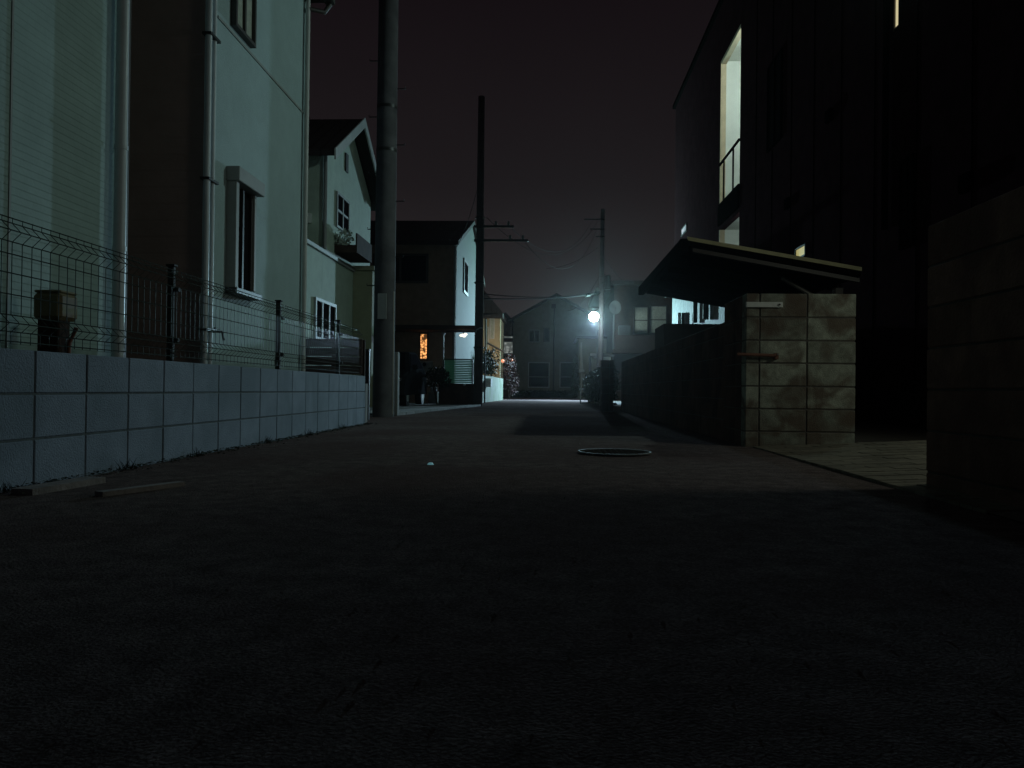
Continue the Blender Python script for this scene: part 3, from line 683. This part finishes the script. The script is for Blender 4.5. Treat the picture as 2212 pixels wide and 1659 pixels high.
a = PY(1254, 841, 26.0); mb = MB(); mb.tube([(a.x, 26, 0), (a.x, 26, a.z)], .02, 8); mb.sphere((a.x, 26, a.z), .05, 10); tag(mb.build('reflector_post', [M['plate']]), 'thin stake with a round white reflector at the right kerb', 'post')
# block pillar and long dark wall on right
X8 = 1.67
a = PY(1300, 776, 18.0); b_ = PY(1326, 776, 18.0)
mb = MB(); block_wall(mb, 'y', 18.0, 18.4, a.x, b_.x, [0, .2, .4, .6, .8, 1.0, 1.17], [(a.x+b_.x)/2+.04]); 
tag(mb.build('block_pillar', [M['brown_block'], M['old_mortar']]), 'brown block pillar at the far end of the long dark wall, below the pole', 'pillar')
mb = MB(); block_wall(mb, 'x', X8, X8+.12, 7.42, 18.0, [0, .2, .4, .6, .8, 1.0, 1.13], [7.42+.4*k for k in range(1, 27)])
tag(mb.build('boundary_wall', [M['brown_block'], M['old_mortar']]), 'long unlit brown block wall running from the carport towards the lamp', 'wall')

# lit-side low house (textured wall under the carport roof)
X7 = 4.6
h = empty('textured_house', 'house side with rough stone-like cladding brightly lit by the street lamp', 'house')
ya = PX(1452, 690, X7).y
yn = 20.6
mb = MB(); mb.box(X7, 9, yn, ya, 0, 4.0); mb.build('wall', M['brick_wall'], h)
mb = MB(); mb.box(X7-.25, 9.2, yn-.2, ya+.2, 4.0, 4.12); mb.build('roof', M['roof'], h)
mb = MB()
for u, w_, v0, v1 in ((1470, .16, 676, 745), (1476, .10, 676, 745), (1503, .14, 600, 697), (1526, .17, 600, 690)):
    p = PX(u, 690, X7-.08); z0, z1 = PX(u, v1, X7-.08).z, PX(u, v0, X7-.08).z
    mb = MB(); mb.tube([(X7-.1, p.y, z0), (X7-.1, p.y, min(z1, 3.99))], w_*.5, 8); mb.build('downpipe', M['dark_metal'], h)  # dark tubes stand in for the shadow strips on this wall
mb = MB(); p = PX(1473, 680, X7-.16); mb.tube([(X7-.22, p.y, 1.2), (X7-.22, p.y, PX(1473, 676, X7-.22).z)], .022, 8); mb.build('conduit', M['reflector'], h)

# house 7 : dark two storey house beyond the lamp on the right
h = empty('balcony_house', 'dark two storey house with dim curtained windows right of the street lamp', 'house')
Y7 = 40.0; a = PY(1327, 609, Y7); b_ = PY(1470, 609, Y7)
mb = MB(); mb.box(a.x, b_.x+1, Y7, Y7+7, 0, a.z-.2); mb.build('wall', M['dark_brown'], h)
mb = MB(); mb.box(a.x-.15, b_.x+1.2, Y7-.6, Y7+7.2, a.z-.2, a.z, 0, .02); mb.box(a.x-.95, a.x-.15, Y7-.3, Y7+7, PY(1320, 622, Y7).z-.25, PY(1320, 622, Y7).z); mb.build('roof', M['roof'], h)
for u0, u1, v0, v1 in ((1369, 1400, 662, 722), (1404, 1440, 660, 722)):
    p = PY(u0, v0, Y7); q = PY(u1, v1, Y7); window(h, 'y', Y7, -1, p.x, q.x, q.z, p.z, 'frame_dark', 'curtain', .05, .06, 0, True)
p = PY(1320, 757, Y7); q = PY(1430, 745, Y7-1)
mb = MB(); mb.box(p.x, q.x+1, Y7-1.2, Y7-.004, p.z-.2, p.z, 0, .02); mb.build('balcony_floor', M['dark_brown'], h)
mb = MB(); z0 = p.z
mb.box(p.x+.1, q.x+1, Y7-1.2, Y7-1.15, z0, PY(1400, 728, Y7).z, 0, .01); mb.build('balcony_parapet', M['dark_brown'], h)
mb = MB(); p = PY(1326, 672, Y7-.8); mb.tube([(p.x, Y7-.8, PY(1326, 757, Y7-.8).z), (p.x, Y7-.8, p.z)], .05, 10); mb.build('downpipe', M['dish_grey'], h)
e = empty('dish_antenna', 'round grey satellite dish above the pale vertical pipe right of the lamp', 'dish')
p = PY(1328, 665, Y7-.9); mb = MB()
rings = []
for i in range(5):
    rr = .30*i/4; rings.append([(p.x+rr*math.cos(2*math.pi*k/18), p.y-.15+.25*(rr/.3)**2*.35*-1+.05, p.z+rr*math.sin(2*math.pi*k/18)*1.15) for k in range(18)])
vs = [v for r_ in rings for v in r_]; fs = [(i*18+k, i*18+(k+1) % 18, (i+1)*18+(k+1) % 18, (i+1)*18+k) for i in range(4) for k in range(18)]
mb.add(vs, fs, 0, True); mb.build('reflector', M['dish_grey'], e); mb = MB(); mb.tube([(p.x, p.y, p.z), (p.x, p.y+.2, p.z-.1), (p.x-.02, p.y+.1, p.z-.6)], .03, 6); mb.tube([(p.x, p.y-.1, p.z-.3), (p.x, p.y-.45, p.z)], .012, 5); mb.build('mount', M['dark_metal'], e)
e = empty('air_conditioner', 'pale outdoor air conditioner unit on the balcony right of the lamp', 'air conditioner')
a = PY(1336, 703, Y7-.9); b_ = PY(1358, 727, Y7-.9); mb = MB(); mb.box(a.x, b_.x+.1, Y7-.9, Y7-.6, b_.z-.1, a.z, 0, .02); mb.build('case', M['dish_grey'], e)
mb = MB()
for k in range(3):
    rr = .08+.06*k; mb.tube([(a.x+.28+rr*math.cos(t*math.pi/8), Y7-.91, (a.z+b_.z)/2+rr*math.sin(t*math.pi/8)) for t in range(17)], .008, 5)
mb.build('fan_grille', M['dark_metal'], e)

# third utility pole + street lamp
P3 = pole('utility_pole', 'thin dark utility pole directly behind the bright street lamp', PY(1298, 700, 39.0).x, 39.0, .14, .10, PY(1299, 452, 39.0).z, .03, 'pole_dark')
px3 = PY(1298, 700, 39.0).x; zt3 = PY(1299, 452, 39.0).z
mb = MB()
for k, pyy in enumerate((475, 496, 512)):
    z = PY(1290, pyy, 39).z; mb = MB(); mb.box(px3-.9+.3*k, px3+.12, 38.85, 38.9, z-.025, z+.025); mb.build('crossarm', M['cable'], P3)
mb = MB(); q = PY(1300, 600, 39.0); mb.tube([(px3+.3, 38.9, q.z-.6), (px3+.3, 38.9, q.z+.1)], .15, 12); mb.box(px3, px3+.3, 38.88, 38.92, q.z-.3, q.z-.24); mb.build('transformer', M['dark_metal'], P3)
L_ = empty('street_lamp', 'glowing white street lamp on a slim pale pole at the far right of the lane', 'street lamp')
lp = PY(1283, 684, 38.0); lpx = PY(1291, 700, 38.0).x
mb = MB(); mb.tube([(lpx, 38.0, 0), (lpx, 38.0, lp.z+.02), (lpx-.02, 38.0, lp.z+.16), (lp.x+.05, 38.0, lp.z+.20)], .035, 10); 
mb.tube([(lpx, 38, PY(1291, 716, 38).z), (lpx, 38, PY(1291, 712, 38).z)], .06, 10); mb.build('pole', M['lamp_post'], L_)
mb = MB(); mb.tube([(lp.x, 38, lp.z+.20), (lp.x, 38, lp.z+.23), (lp.x, 38, lp.z+.28)], .3, 20, radii=[.13, .11, .05]); mb.build('hood', M['black'], L_)
mb = MB(); mb.sphere((lp.x, 38, lp.z), .24, 20); mb.build('bulb', M['lamp'], L_)

# ------------------------------------------------------------------ tower : dark apartment building on the right
XT = 5.2
T = empty('apartment_building', 'tall unlit apartment building with a bright stairwell opening on the right', 'building')
yf = PX(1458, 400, XT).y; zt = PX(1458, 236, XT).z
o0, o1 = PX(1599, 250, XT).y, PX(1556, 300, XT).y
oz1 = PX(1556, 137, XT).z; oz0 = PX(1557, 446, XT).z; lz1 = PX(1575, 478, XT).z; lz0 = 3.0
mb = MB()
th = .15
mb.box(XT, XT+th, o1, yf, 0, zt)
mb.box(XT, XT+th, 7.0, o0, 0, zt)
mb.box(XT, XT+th, o0, o1, oz1, zt); mb.box(XT, XT+th, o0, o1, lz1, oz0); mb.box(XT, XT+th, o0, o1, 0, lz0)
mb.box(XT, 16, 2.8, 7.0, 0, zt)
mb.box(XT+th, 16, yf-.3, yf, 0, zt); mb.box(15.8, 16, 7.0, yf-.3, 0, zt)
mb.build('wall', M['tower_wall'], T)
mb = MB(); mb.box(XT-.1, 16.2, 2.6, yf+.2, zt, zt+.15); mb.build('roof', M['black'], T)
# stairwell interior
XB = XT+1.5
mb = MB()
for z0, z1 in ((oz0-.05, oz1+.02), (lz0, lz1+.02)):
    mb.box(XB, XB+.1, o0-1.2, o1+.1, z0, z1)          # back wall
    mb.box(XT+th, XB, o1+.0, o1+.1, z0, z1)           # far side wall
    mb.box(XT+th, XB, o0-1.3, o0-1.2, z0, z1)
    mb.box(XT+th, XB, o0-1.2, o1, z1, z1+.1)
mb.box(XT+.02, XB, o0-1.2, o1, oz0-.25, oz0-.05)
mb.build('stairwell', M['interior'], T)
# lining trims of the opening
mb = MB(); mb.box(XT-.01, XT+th, o1-.07, o1-.001, oz0, oz1, 0); mb.box(XT-.01, XT+th, o0, o1-.07, oz1-.10, oz1-.001); mb.box(XT-.01, XT+th, o1-.07, o1-.001, lz0, lz1)
mb.build('opening_lining', M['beige'], T)
mb = MB(); rz = PX(1557, 358, XT).z
mb.box(XT-.04, XT, o0, o1, rz, rz+.07); mb.box(XT-.04, XT, o0, o1, oz0, oz0+.08)
for u in (1565, 1585): yy = PX(u, 380, XT).y; mb.box(XT-.04, XT, yy-.03, yy+.03, oz0+.08, rz)
mb.build('railing', M['black'], T)
mb = MB(); mb.box(XT-.06, XT-.002, o0, o1, lz1+.12, oz0-.02); mb.build('slab_edge', M['black'], T)
for u0, u1, v0, v1, mm in ((1475, 1486, 488, 501, 'win_pale'), (1724, 1744, 534, 553, 'win_yellow'), (1935, 1944, -80, 60, 'win_slit')):
    ya_, yb_ = PX(u1, 300, XT).y, PX(u0, 300, XT).y; zc0, zc1 = PX((u0+u1)/2, v1, XT).z, PX((u0+u1)/2, v0, XT).z
    window(T, 'x', XT, -1, ya_-.03, yb_+.03, zc0-.03, zc1+.03, 'frame_dark', mm, .03, .04)
mb = MB()
for k in range(9):
    yy = 8.4+1.45*k; mb.box(XT-.012, XT, yy-.008, yy+.008, .3, zt-.02)
mb.build('siding_seam', M['black'], T)
for u, v in ((1700, 440), (1790, 250), (2085, 395)):
    p = PX(u, v, XT-.05); mb = MB(); mb.box(XT-.09, XT-.001, p.y-.12, p.y+.12, p.z-.12, p.z+.12, 0, .02); mb.build('vent_hood', M['black'], T)
# dull downpipes and frames on the dark facade
mb = MB(); yy = PX(1914, 100, XT-.06).y; mb.tube([(XT-.06, yy, 3.0), (XT-.06, yy, zt)], .05, 8); mb.build('downpipe', M['black'], T)
for u0, u1, v0, v1 in ((1950, 1980, 350, 540), (1660, 1690, 150, 330)):
    ya_, yb_ = PX(u1, 300, XT).y, PX(u0, 300, XT).y; window(T, 'x', XT, -1, ya_, yb_, PX(u0, v1, XT).z, PX(u0, v0, XT).z, 'black', 'glass', .04, .05, 1)

# ------------------------------------------------------------------ carport
CP = empty('carport', 'dark single-slope carport roof with pale front edge above the block wall', 'carport')
YC = 8.8; a = PY(1489, 511, YC); b_ = PY(1862, 577, YC); cF = PX(1392, 612, a.x).y
sx = (b_.z-a.z)/(b_.x-a.x)
def cz(x): return a.z+sx*(x-a.x)
xr1 = b_.x
mb = MB(); mb.prism([(a.x, cz(a.x)-.10), (xr1, cz(xr1)-.10), (xr1, cz(xr1)-.02), (a.x, cz(a.x)-.02)], 'y', YC+.035, cF); mb.build('roof_sheet', M['black'], CP)
mb = MB(); mb.prism([(a.x-.02, cz(a.x)-.042), (xr1, cz(xr1)-.042), (xr1, cz(xr1)), (a.x-.02, cz(a.x))], 'y', YC, YC+.03); mb.build('front_trim', M['trim_olive'], CP)
mb = MB(); mb.prism([(a.x+.05, cz(a.x)-.16), (xr1, cz(xr1)-.16), (xr1, cz(xr1)-.115), (a.x+.05, cz(a.x)-.115)], 'y', YC+.06, YC+.12); mb.build('front_beam', M['frame_dark'], CP)
mb = MB(); mb.box(a.x-.10, a.x-.005, YC, cF, cz(a.x)-.16, cz(a.x)-.02, 0, .01); mb.build('gutter', M['black'], CP)
mb = MB()
for k in range(1, 6):
    yy = YC+(cF-YC)*k/5.5; mb.prism([(a.x, cz(a.x)-.17), (xr1, cz(xr1)-.17), (xr1, cz(xr1)-.102), (a.x, cz(a.x)-.102)], 'y', yy, yy+.06)
mb.build('rafter', M['black'], CP)
for yy in (YC+.5, cF-.7):
    mb = MB(); mb.box(3.35, 3.45, yy, yy+.1, 0, cz(3.4)-.17, 0, .006); mb.build('post', M['frame_dark'], CP)
    q0 = Vector((3.38, yy+.05, cz(3.4)-.65)); q1 = Vector((2.75, yy+.05, cz(2.75)-.17)); mb = MB()
    mb.tube([q0, q0.lerp(q1, .5)+Vector((.06, 0, .08)), q1], .025, 6); mb.build('brace', M['alu_dull'], CP)

# things in the carport gloom
e = empty('lattice_window_house', 'dark shed with a small lattice window lit beside the carport pillar', 'shed')
YS = 14.2; p = PY(1543, 712, YS); q = PY(1554, 762, YS)
mb = MB(); mb.box(p.x-.9, 5.0, YS, YS+1.2, 0, PY(1550, 700, YS).z, 0); mb.build('wall', M['dark_brown'], e)
window(e, 'y', YS, -1, p.x, q.x+.12, q.z, p.z, 'frame_dark', 'lattice_win', .015, .03)
mb = MB()
for k in range(8): mb.box(p.x+.01+.025*k, p.x+.016+.025*k, YS-.045, YS-.032, q.z+.015, p.z-.015)
mb.build('lattice', M['dark_metal'], e)
e = empty('bicycle', 'dark bicycle parked behind the long wall under the carport', 'bicycle')
bx, byy = 2.05, 9.6
for k in (0, 1.05):
    mb = MB(); mb.tube([(bx, byy+k+.33*math.cos(t*math.pi/12), .34+.33*math.sin(t*math.pi/12)) for t in range(25)], .018, 6); wh = mb.build('wheel', M['rubber'], e)
    mb = MB()
    for t in range(12): mb.tube([(bx, byy+k, .34), (bx, byy+k+.32*math.cos(t*math.pi/6), .34+.32*math.sin(t*math.pi/6))], .002, 4)
    mb.build('spokes', M['reflector'], wh)
mb = MB(); mb.tube([(bx, byy, .34), (bx, byy+.12, .95)], .016, 6); mb.tube([(bx, byy+.08, .75), (bx, byy+.5, .32)], .018, 6); mb.tube([(bx, byy+.5, .32), (bx, byy+.68, .85)], .016, 6); mb.tube([(bx, byy+1.05, .34), (bx, byy+.5, .32)], .012, 6); mb.tube([(bx, byy+1.05, .34), (bx, byy+.64, .75)], .012, 6); mb.build('frame', M['dark_metal'], e)
mb = MB(); mb.tube([(bx-.26, byy+.2, .98), (bx-.1, byy+.1, 1.02), (bx+.1, byy+.1, 1.02), (bx+.26, byy+.2, .98)], .013, 6); mb.build('handlebar', M['reflector'], e)
mb = MB(); mb.sphere((bx, byy+.70, .90), .12, 10, (.7, 1.1, .3)); mb.build('saddle', M['rubber'], e)

# ------------------------------------------------------------------ right block wall at the driveway
YR = 6.6
zl = [-.02]+[PY(1640, v, YR).z for v in (932, 883, 834, 784, 735, 685)]+[PY(1640, 634, YR).z]
xl = [PY(u, 800, YR).x for u in (1611, 1640, 1742.5, 1848)]
mb = MB(); block_wall(mb, 'y', YR, YR+.15, xl[0], xl[3], zl, xl[1:3], g=.006)
RW = empty('driveway_wall', 'tall stained grey block wall facing the driveway under the carport roof', 'wall')
mb.build('front_face', [M['old_block'], M['old_mortar']], RW)
mb = MB(); block_wall(mb, 'x', xl[0], xl[0]+.15, YR+.152, 7.42, zl, [7.0])
mb.build('return_face', [M['brown_block'], M['old_mortar']], RW)
mb = MB(); a = PY(1612, 652, YR-.02); b_ = PY(1691, 664, YR-.02); mb.box(a.x, b_.x, YR-.022, YR-.003, b_.z, a.z, 0, .003)
pl = mb.build('sign_plate', M['plate']); tag(pl, 'narrow white plate fixed high on the driveway block wall', 'plate')
mb = MB(); q = PY(1684, 658, YR-.024); mb.tube([(q.x, YR-.024, q.z), (q.x, YR-.030, q.z)], .008, 8); o = mb.build('bolt', M['dark_metal'], pl)
e = empty('wall_bar', 'rusty horizontal bar across the middle of the driveway block wall', 'bar')
a = PY(1592, 762, YR-.03); b_ = PY(1676, 763, YR-.03)
mb = MB(); mb.tube([(a.x, YR-.035, a.z-.012), (b_.x, YR-.035, b_.z-.02)], .014, 8); mb.box(b_.x-.01, b_.x+.02, YR-.04, YR+.002, b_.z-.05, b_.z); mb.build('rod', M['rust'], e)
mb = MB(); mb.sphere((b_.x+.012, YR-.045, b_.z-.01), .008, 8); mb.build('knob', M['reflector'], e)

# near right wall
XN = PZ(2000, 1056).x; YN = PZ(2000, 1056).y
mb = MB(); block_wall(mb, 'x', XN, XN+.15, -1.2, YN, ([-.02]+[.085+.2*k for k in range(0, 7)])[:7]+[1.285], [YN-.4*k for k in range(1, 12)])
tag(mb.build('roadside_wall', [M['near_block'], M['old_mortar']]), 'tall unlit brown block wall nearest the viewer at the right picture edge', 'wall')

# ------------------------------------------------------------------ driveway wall lamp (lights the paving, out of frame on the building)
e = empty('wall_lamp', 'wall lamp on the apartment building beside the driveway, outside the frame', 'lamp')
LW = Vector((5.0, 4.5, 2.32))
mb = MB(); mb.box(5.12, 5.198, 4.42, 4.58, 2.2, 2.5, 0, .01); mb.box(4.93, 5.12, 4.43, 4.57, 2.42, 2.45, 0, .005); mb.build('bracket', M['dark_metal'], e)

e = empty('wall_lamp', 'upper floor corridor lamp on the apartment building facade, above the frame', 'lamp')
mb = MB(); mb.box(5.08, 5.198, 10.38, 10.62, 6.28, 6.5, 0, .01); mb.box(4.9, 5.08, 10.4, 10.6, 6.46, 6.49, 0, .005); mb.build('bracket', M['dark_metal'], e)

# ------------------------------------------------------------------ manhole, debris, marker
e = empty('manhole_cover', 'round iron manhole cover with a shiny rim in the asphalt', 'manhole')
c = PZ(1327, 978); c.z = .008; c.y -= .02
mb = MB(); N_ = 40; r0, r1 = .27, .258
vs = []; 
for k in range(N_):
    t = 2*math.pi*k/N_
    for rr, z in ((r0, .004), (r0, .013), (r1, .013), (r1, .006)): vs.append((c.x+rr*math.cos(t), c.y+rr*math.sin(t), z))
fs = [(4*k+j, 4*((k+1) % N_)+j, 4*((k+1) % N_)+j+1, 4*k+j+1) for k in range(N_) for j in range(3)]
mb.add(vs, fs, 0, False); mb.build('rim', M['iron_rim'], e)
mb = MB(); mb.add([(c.x+.257*math.cos(2*math.pi*k/N_), c.y+.257*math.sin(2*math.pi*k/N_), .008) for k in range(N_)], [tuple(range(N_))])
for i in range(-6, 7):
    for j in range(-6, 7):
        if math.hypot(i, j)*.042 < .225 and (i+j) % 2 == 0: mb.box(c.x+i*.042-.014, c.x+i*.042+.014, c.y+j*.042-.014, c.y+j*.042+.014, .008, .012)
mb.build('lid', M['iron'], e)

a = PZ(75, 1066); b_ = PZ(225, 1036)
def slab(name, label, p0, p1, wd, ht, m_):
    d = (p1-p0); d.z = 0; L2 = d.length; d.normalize(); n = Vector((-d.y, d.x, 0))
    mb = MB(); q = [p0, p1, p1+n*wd, p0+n*wd]
    mb.prism([(v.x, v.y) for v in q], 'z', -.01, ht); return tag(mb.build(name, m_), label, 'slab')
slab('drain_cover', 'flat concrete slab lying against the foot of the bluish block wall', PZ(70, 1068), PZ(228, 1040), .10, .022, M['slab_grey'])
slab('kerb_strip', 'thin low concrete edging strip in the asphalt near the bluish wall', PZ(222, 1070), PZ(400, 1047), .05, .014, M['slab_grey'])
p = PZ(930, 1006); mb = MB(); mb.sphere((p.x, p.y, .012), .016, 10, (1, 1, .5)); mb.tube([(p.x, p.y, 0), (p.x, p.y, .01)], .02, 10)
tag(mb.build('road_stud', emis('stud', (.35, .8, .9), .16)), 'tiny bluish stud, its glint painted as a glow, in the middle of the asphalt', 'stud')  # weak emission paints the glint; the stud is no lamp
# leaf litter and grit along the foot of the wall
mb = MB()
for _ in range(1800):
    y = random.uniform(1.6, 9.9); x = XW+.01+abs(random.gauss(0, .07)); s_ = random.uniform(.004, .014)
    a_ = random.uniform(0, 6.28); q = (x, y, .006+random.uniform(0, .012))
    mb.add([(q[0]+s_*math.cos(a_), q[1]+s_*math.sin(a_), q[2]), (q[0]-s_*math.sin(a_)*.6, q[1]+s_*math.cos(a_)*.6, q[2]+s_*.5), (q[0]-s_*math.cos(a_), q[1]-s_*math.sin(a_), q[2]), (q[0]+s_*math.sin(a_)*.6, q[1]-s_*math.cos(a_)*.6, q[2]+.002)], [(0,1,2,3)])
for yy in (6.3, 7.4, 4.15, 5.0, 8.6, 3.2):
    for _ in range(26):
        a_ = random.uniform(0, 6.28); l_ = random.uniform(.02, .07); bx_, by_ = XW+.03+random.uniform(-.02,.03), yy+random.uniform(-.07,.07)
        mb.add([(bx_, by_, .0), (bx_+.006, by_, .0), (bx_+l_*.6*math.cos(a_), by_+l_*.6*math.sin(a_), l_)], [(0,1,2)])
tag(mb.build('litter', M['leaf']), kind='stuff')
# loose grit on the asphalt
mb = MB()
for _ in range(900):
    y = 1.0+9*random.random()**1.3; x = random.uniform(-2.2, 1.6); s_ = random.uniform(.002, .006)
    mb.add([(x-s_, y, .004), (x, y-s_, .004), (x+s_, y, .004), (x, y+s_, .004), (x, y, .004+s_)], [(0,1,4),(1,2,4),(2,3,4),(3,0,4)])
tag(mb.build('grit', M['concrete']), kind='stuff')

# ------------------------------------------------------------------ overhead cables
def cable(label, p0, p1, sag, r=.008, group='overhead cables across the lane', closure=None):
    p0, p1 = Vector(p0), Vector(p1); pts = []
    for i in range(25):
        t = i/24; p = p0.lerp(p1, t); p.z -= sag*4*t*(1-t); pts.append(p)
    mb = MB(); mb.tube(pts, r, 6)
    if closure:
        for t0, t1, rr in closure:
            i0, i1 = int(t0*24), max(int(t0*24)+1, int(t1*24)); mb.tube(pts[i0:i1+1], rr, 8)
    return tag(mb.build('overhead_cable', M['cable']), label, 'cable', group)
z2 = lambda v: PY(1040, v, 21.4).z
z3 = lambda v: PY(1297, v, 39).z
cable('topmost cable meeting the thin pole just below its tip', (px2+.2, 21.4, z2(470)), (px3, 39, z3(462)), 1.5)
cable('cable meeting the thin pole at its upper crossarm', (px2+.8, 21.4, z2(487)), (px3-.5, 38.9, z3(478)), 1.1)
cable('cable meeting the thin pole at its lower crossarm', (px2+1.2, 21.4, z2(517)), (px3-.3, 38.9, z3(500)), 1.3)
cable('low drooping cable below the crossarms of the thin pole', (-.2, 44, z3(575)*1.1), (px3, 39, z3(528)), .3)
cable('lowest cable with fat dark closures crossing above the far gable roof', (px2, 21.5, z2(640)-.05), (px3, 39, z3(632)), .12, .02, closure=((.80, .86, .08), (.92, .97, .09)))
cable('second low cable running just above the far gable roof', (px2, 21.5, z2(633)), (px3, 39, z3(628)), .2, .015)

cable('slack service cable from the second pole down to the brown house eave', (px2, 21.4, 6.3), (-3.1, 25.2, 5.0), .25, .009)
cable('slack service cable from the thin pole down to the far gable house', (px3, 39, 6.4), (1.2, 52, 5.8), .5, .012)
cable('faint cable dropping from the thin pole to the dark balcony house', (px3, 39, 7.4), (4.2, 40.2, 5.9), .3, .010)

# ------------------------------------------------------------------ lights
def light(name, typ, loc, energy, color, **kw):
    d = bpy.data.lights.new(name, typ); d.energy = energy; d.color = color
    for k, v in kw.items(): setattr(d, k, v)
    o = bpy.data.objects.new(name, d); col.objects.link(o); o.location = loc; return o
def aim(o, d): o.rotation_euler = Vector(d).to_track_quat('-Z', 'Y').to_euler()
cyan = (.50, .98, .98)
s = light('street_spot', 'SPOT', (lp.x, 37.70, lp.z), 3300, cyan, spot_size=R(165), spot_blend=.35, shadow_soft_size=.10)
aim(s, (-.12, -1, -.10)); s.parent = L_
s = light('street_down', 'SPOT', (lp.x, 38.0, lp.z-.36), 4200, (.50, .66, 1.0), spot_size=R(112), spot_blend=.9, shadow_soft_size=.06)
aim(s, (-.55, -1.35, -1)); s.parent = L_
s = light('corridor_light', 'SPOT', (5.04, 10.5, 6.35), 450, (.70, 1.0, .93), spot_size=R(120), spot_blend=1.0, shadow_soft_size=.16)
aim(s, (-1, -.06, -.42))
s = light('driveway_light', 'SPOT', LW, 76, (.92, 1.0, .82), spot_size=R(122), spot_blend=.6, shadow_soft_size=.5)
aim(s, (-.75, .36, -.55)); s.parent = e if False else None
s = light('stair_light', 'POINT', (XT+.9, o0-.6, oz1-.5), 125, (.86, .98, 1.0), shadow_soft_size=.1)
s = light('stair_light', 'POINT', (XT+.9, o0-.6, lz1-.4), 30, (.85, .98, 1.0), shadow_soft_size=.1)
a = PY(1090, 768, Y5-1.6); light('porch_glow', 'POINT', (a.x-.3, a.y, a.z+.3), 30, (1.0, .75, .45), shadow_soft_size=.08)

# ------------------------------------------------------------------ night sky
wd = bpy.data.worlds.new('World'); scene.world = wd; wd.use_nodes = True
nt = wd.node_tree; N = nt.nodes; L = nt.links
bg = N['Background']; tc = N.new('ShaderNodeTexCoord'); sp = N.new('ShaderNodeSeparateXYZ'); L.new(tc.outputs['Generated'], sp.inputs[0])
cr = N.new('ShaderNodeValToRGB'); L.new(sp.outputs['Z'], cr.inputs[0])
els = cr.color_ramp.elements
els[0].position = 0.0; els[0].color = (.030, .0268, .0265, 1)
els[1].position = 1.0; els[1].color = (.0040, .0022, .0030, 1)
for p_, c_ in ((.12, (.0205, .0172, .0180, 1)), (.25, (.0116, .0092, .0102, 1)), (.45, (.0068, .0046, .0058, 1))):
    e_ = els.new(p_); e_.color = c_
nz = N.new('ShaderNodeTexNoise'); nz.inputs['Scale'].default_value = 3; nz.inputs['Detail'].default_value = 3; L.new(tc.outputs['Generated'], nz.inputs['Vector'])
mr = N.new('ShaderNodeMapRange'); mr.inputs[3].default_value = .85; mr.inputs[4].default_value = 1.15; L.new(nz.outputs['Fac'], mr.inputs[0])
vm = N.new('ShaderNodeVectorMath'); vm.operation = 'SCALE'; L.new(cr.outputs[0], vm.inputs[0]); L.new(mr.outputs[0], vm.inputs['Scale'])
L.new(vm.outputs[0], bg.inputs[0]); bg.inputs[1].default_value = 1.0

# thin scattering volume added for the lamp's halo, a lens glow
if 1:
    mb = MB(); mb.box(-45, 45, -8, 72, -1.2, 16); hz = mb.build('halo_volume', M['black']); hz.data.materials.clear()
    m = bpy.data.materials.new('halo_volume'); m.use_nodes = True; nt = m.node_tree; nt.nodes.remove(nt.nodes['Principled BSDF'])
    pv = nt.nodes.new('ShaderNodeVolumePrincipled'); pv.inputs['Color'].default_value = (.85, .9, .9, 1); pv.inputs['Density'].default_value = .0002; pv.inputs['Anisotropy'].default_value = .9
    nt.links.new(pv.outputs[0], nt.nodes['Material Output'].inputs['Volume']); hz.data.materials.append(m); hz['kind'] = 'stuff'

vs_ = scene.view_settings
vs_.view_transform = 'Standard'; vs_.look = 'None'; vs_.exposure = 0; vs_.gamma = 1
scene.cycles.use_denoising = True
scene.cycles.max_bounces = 6
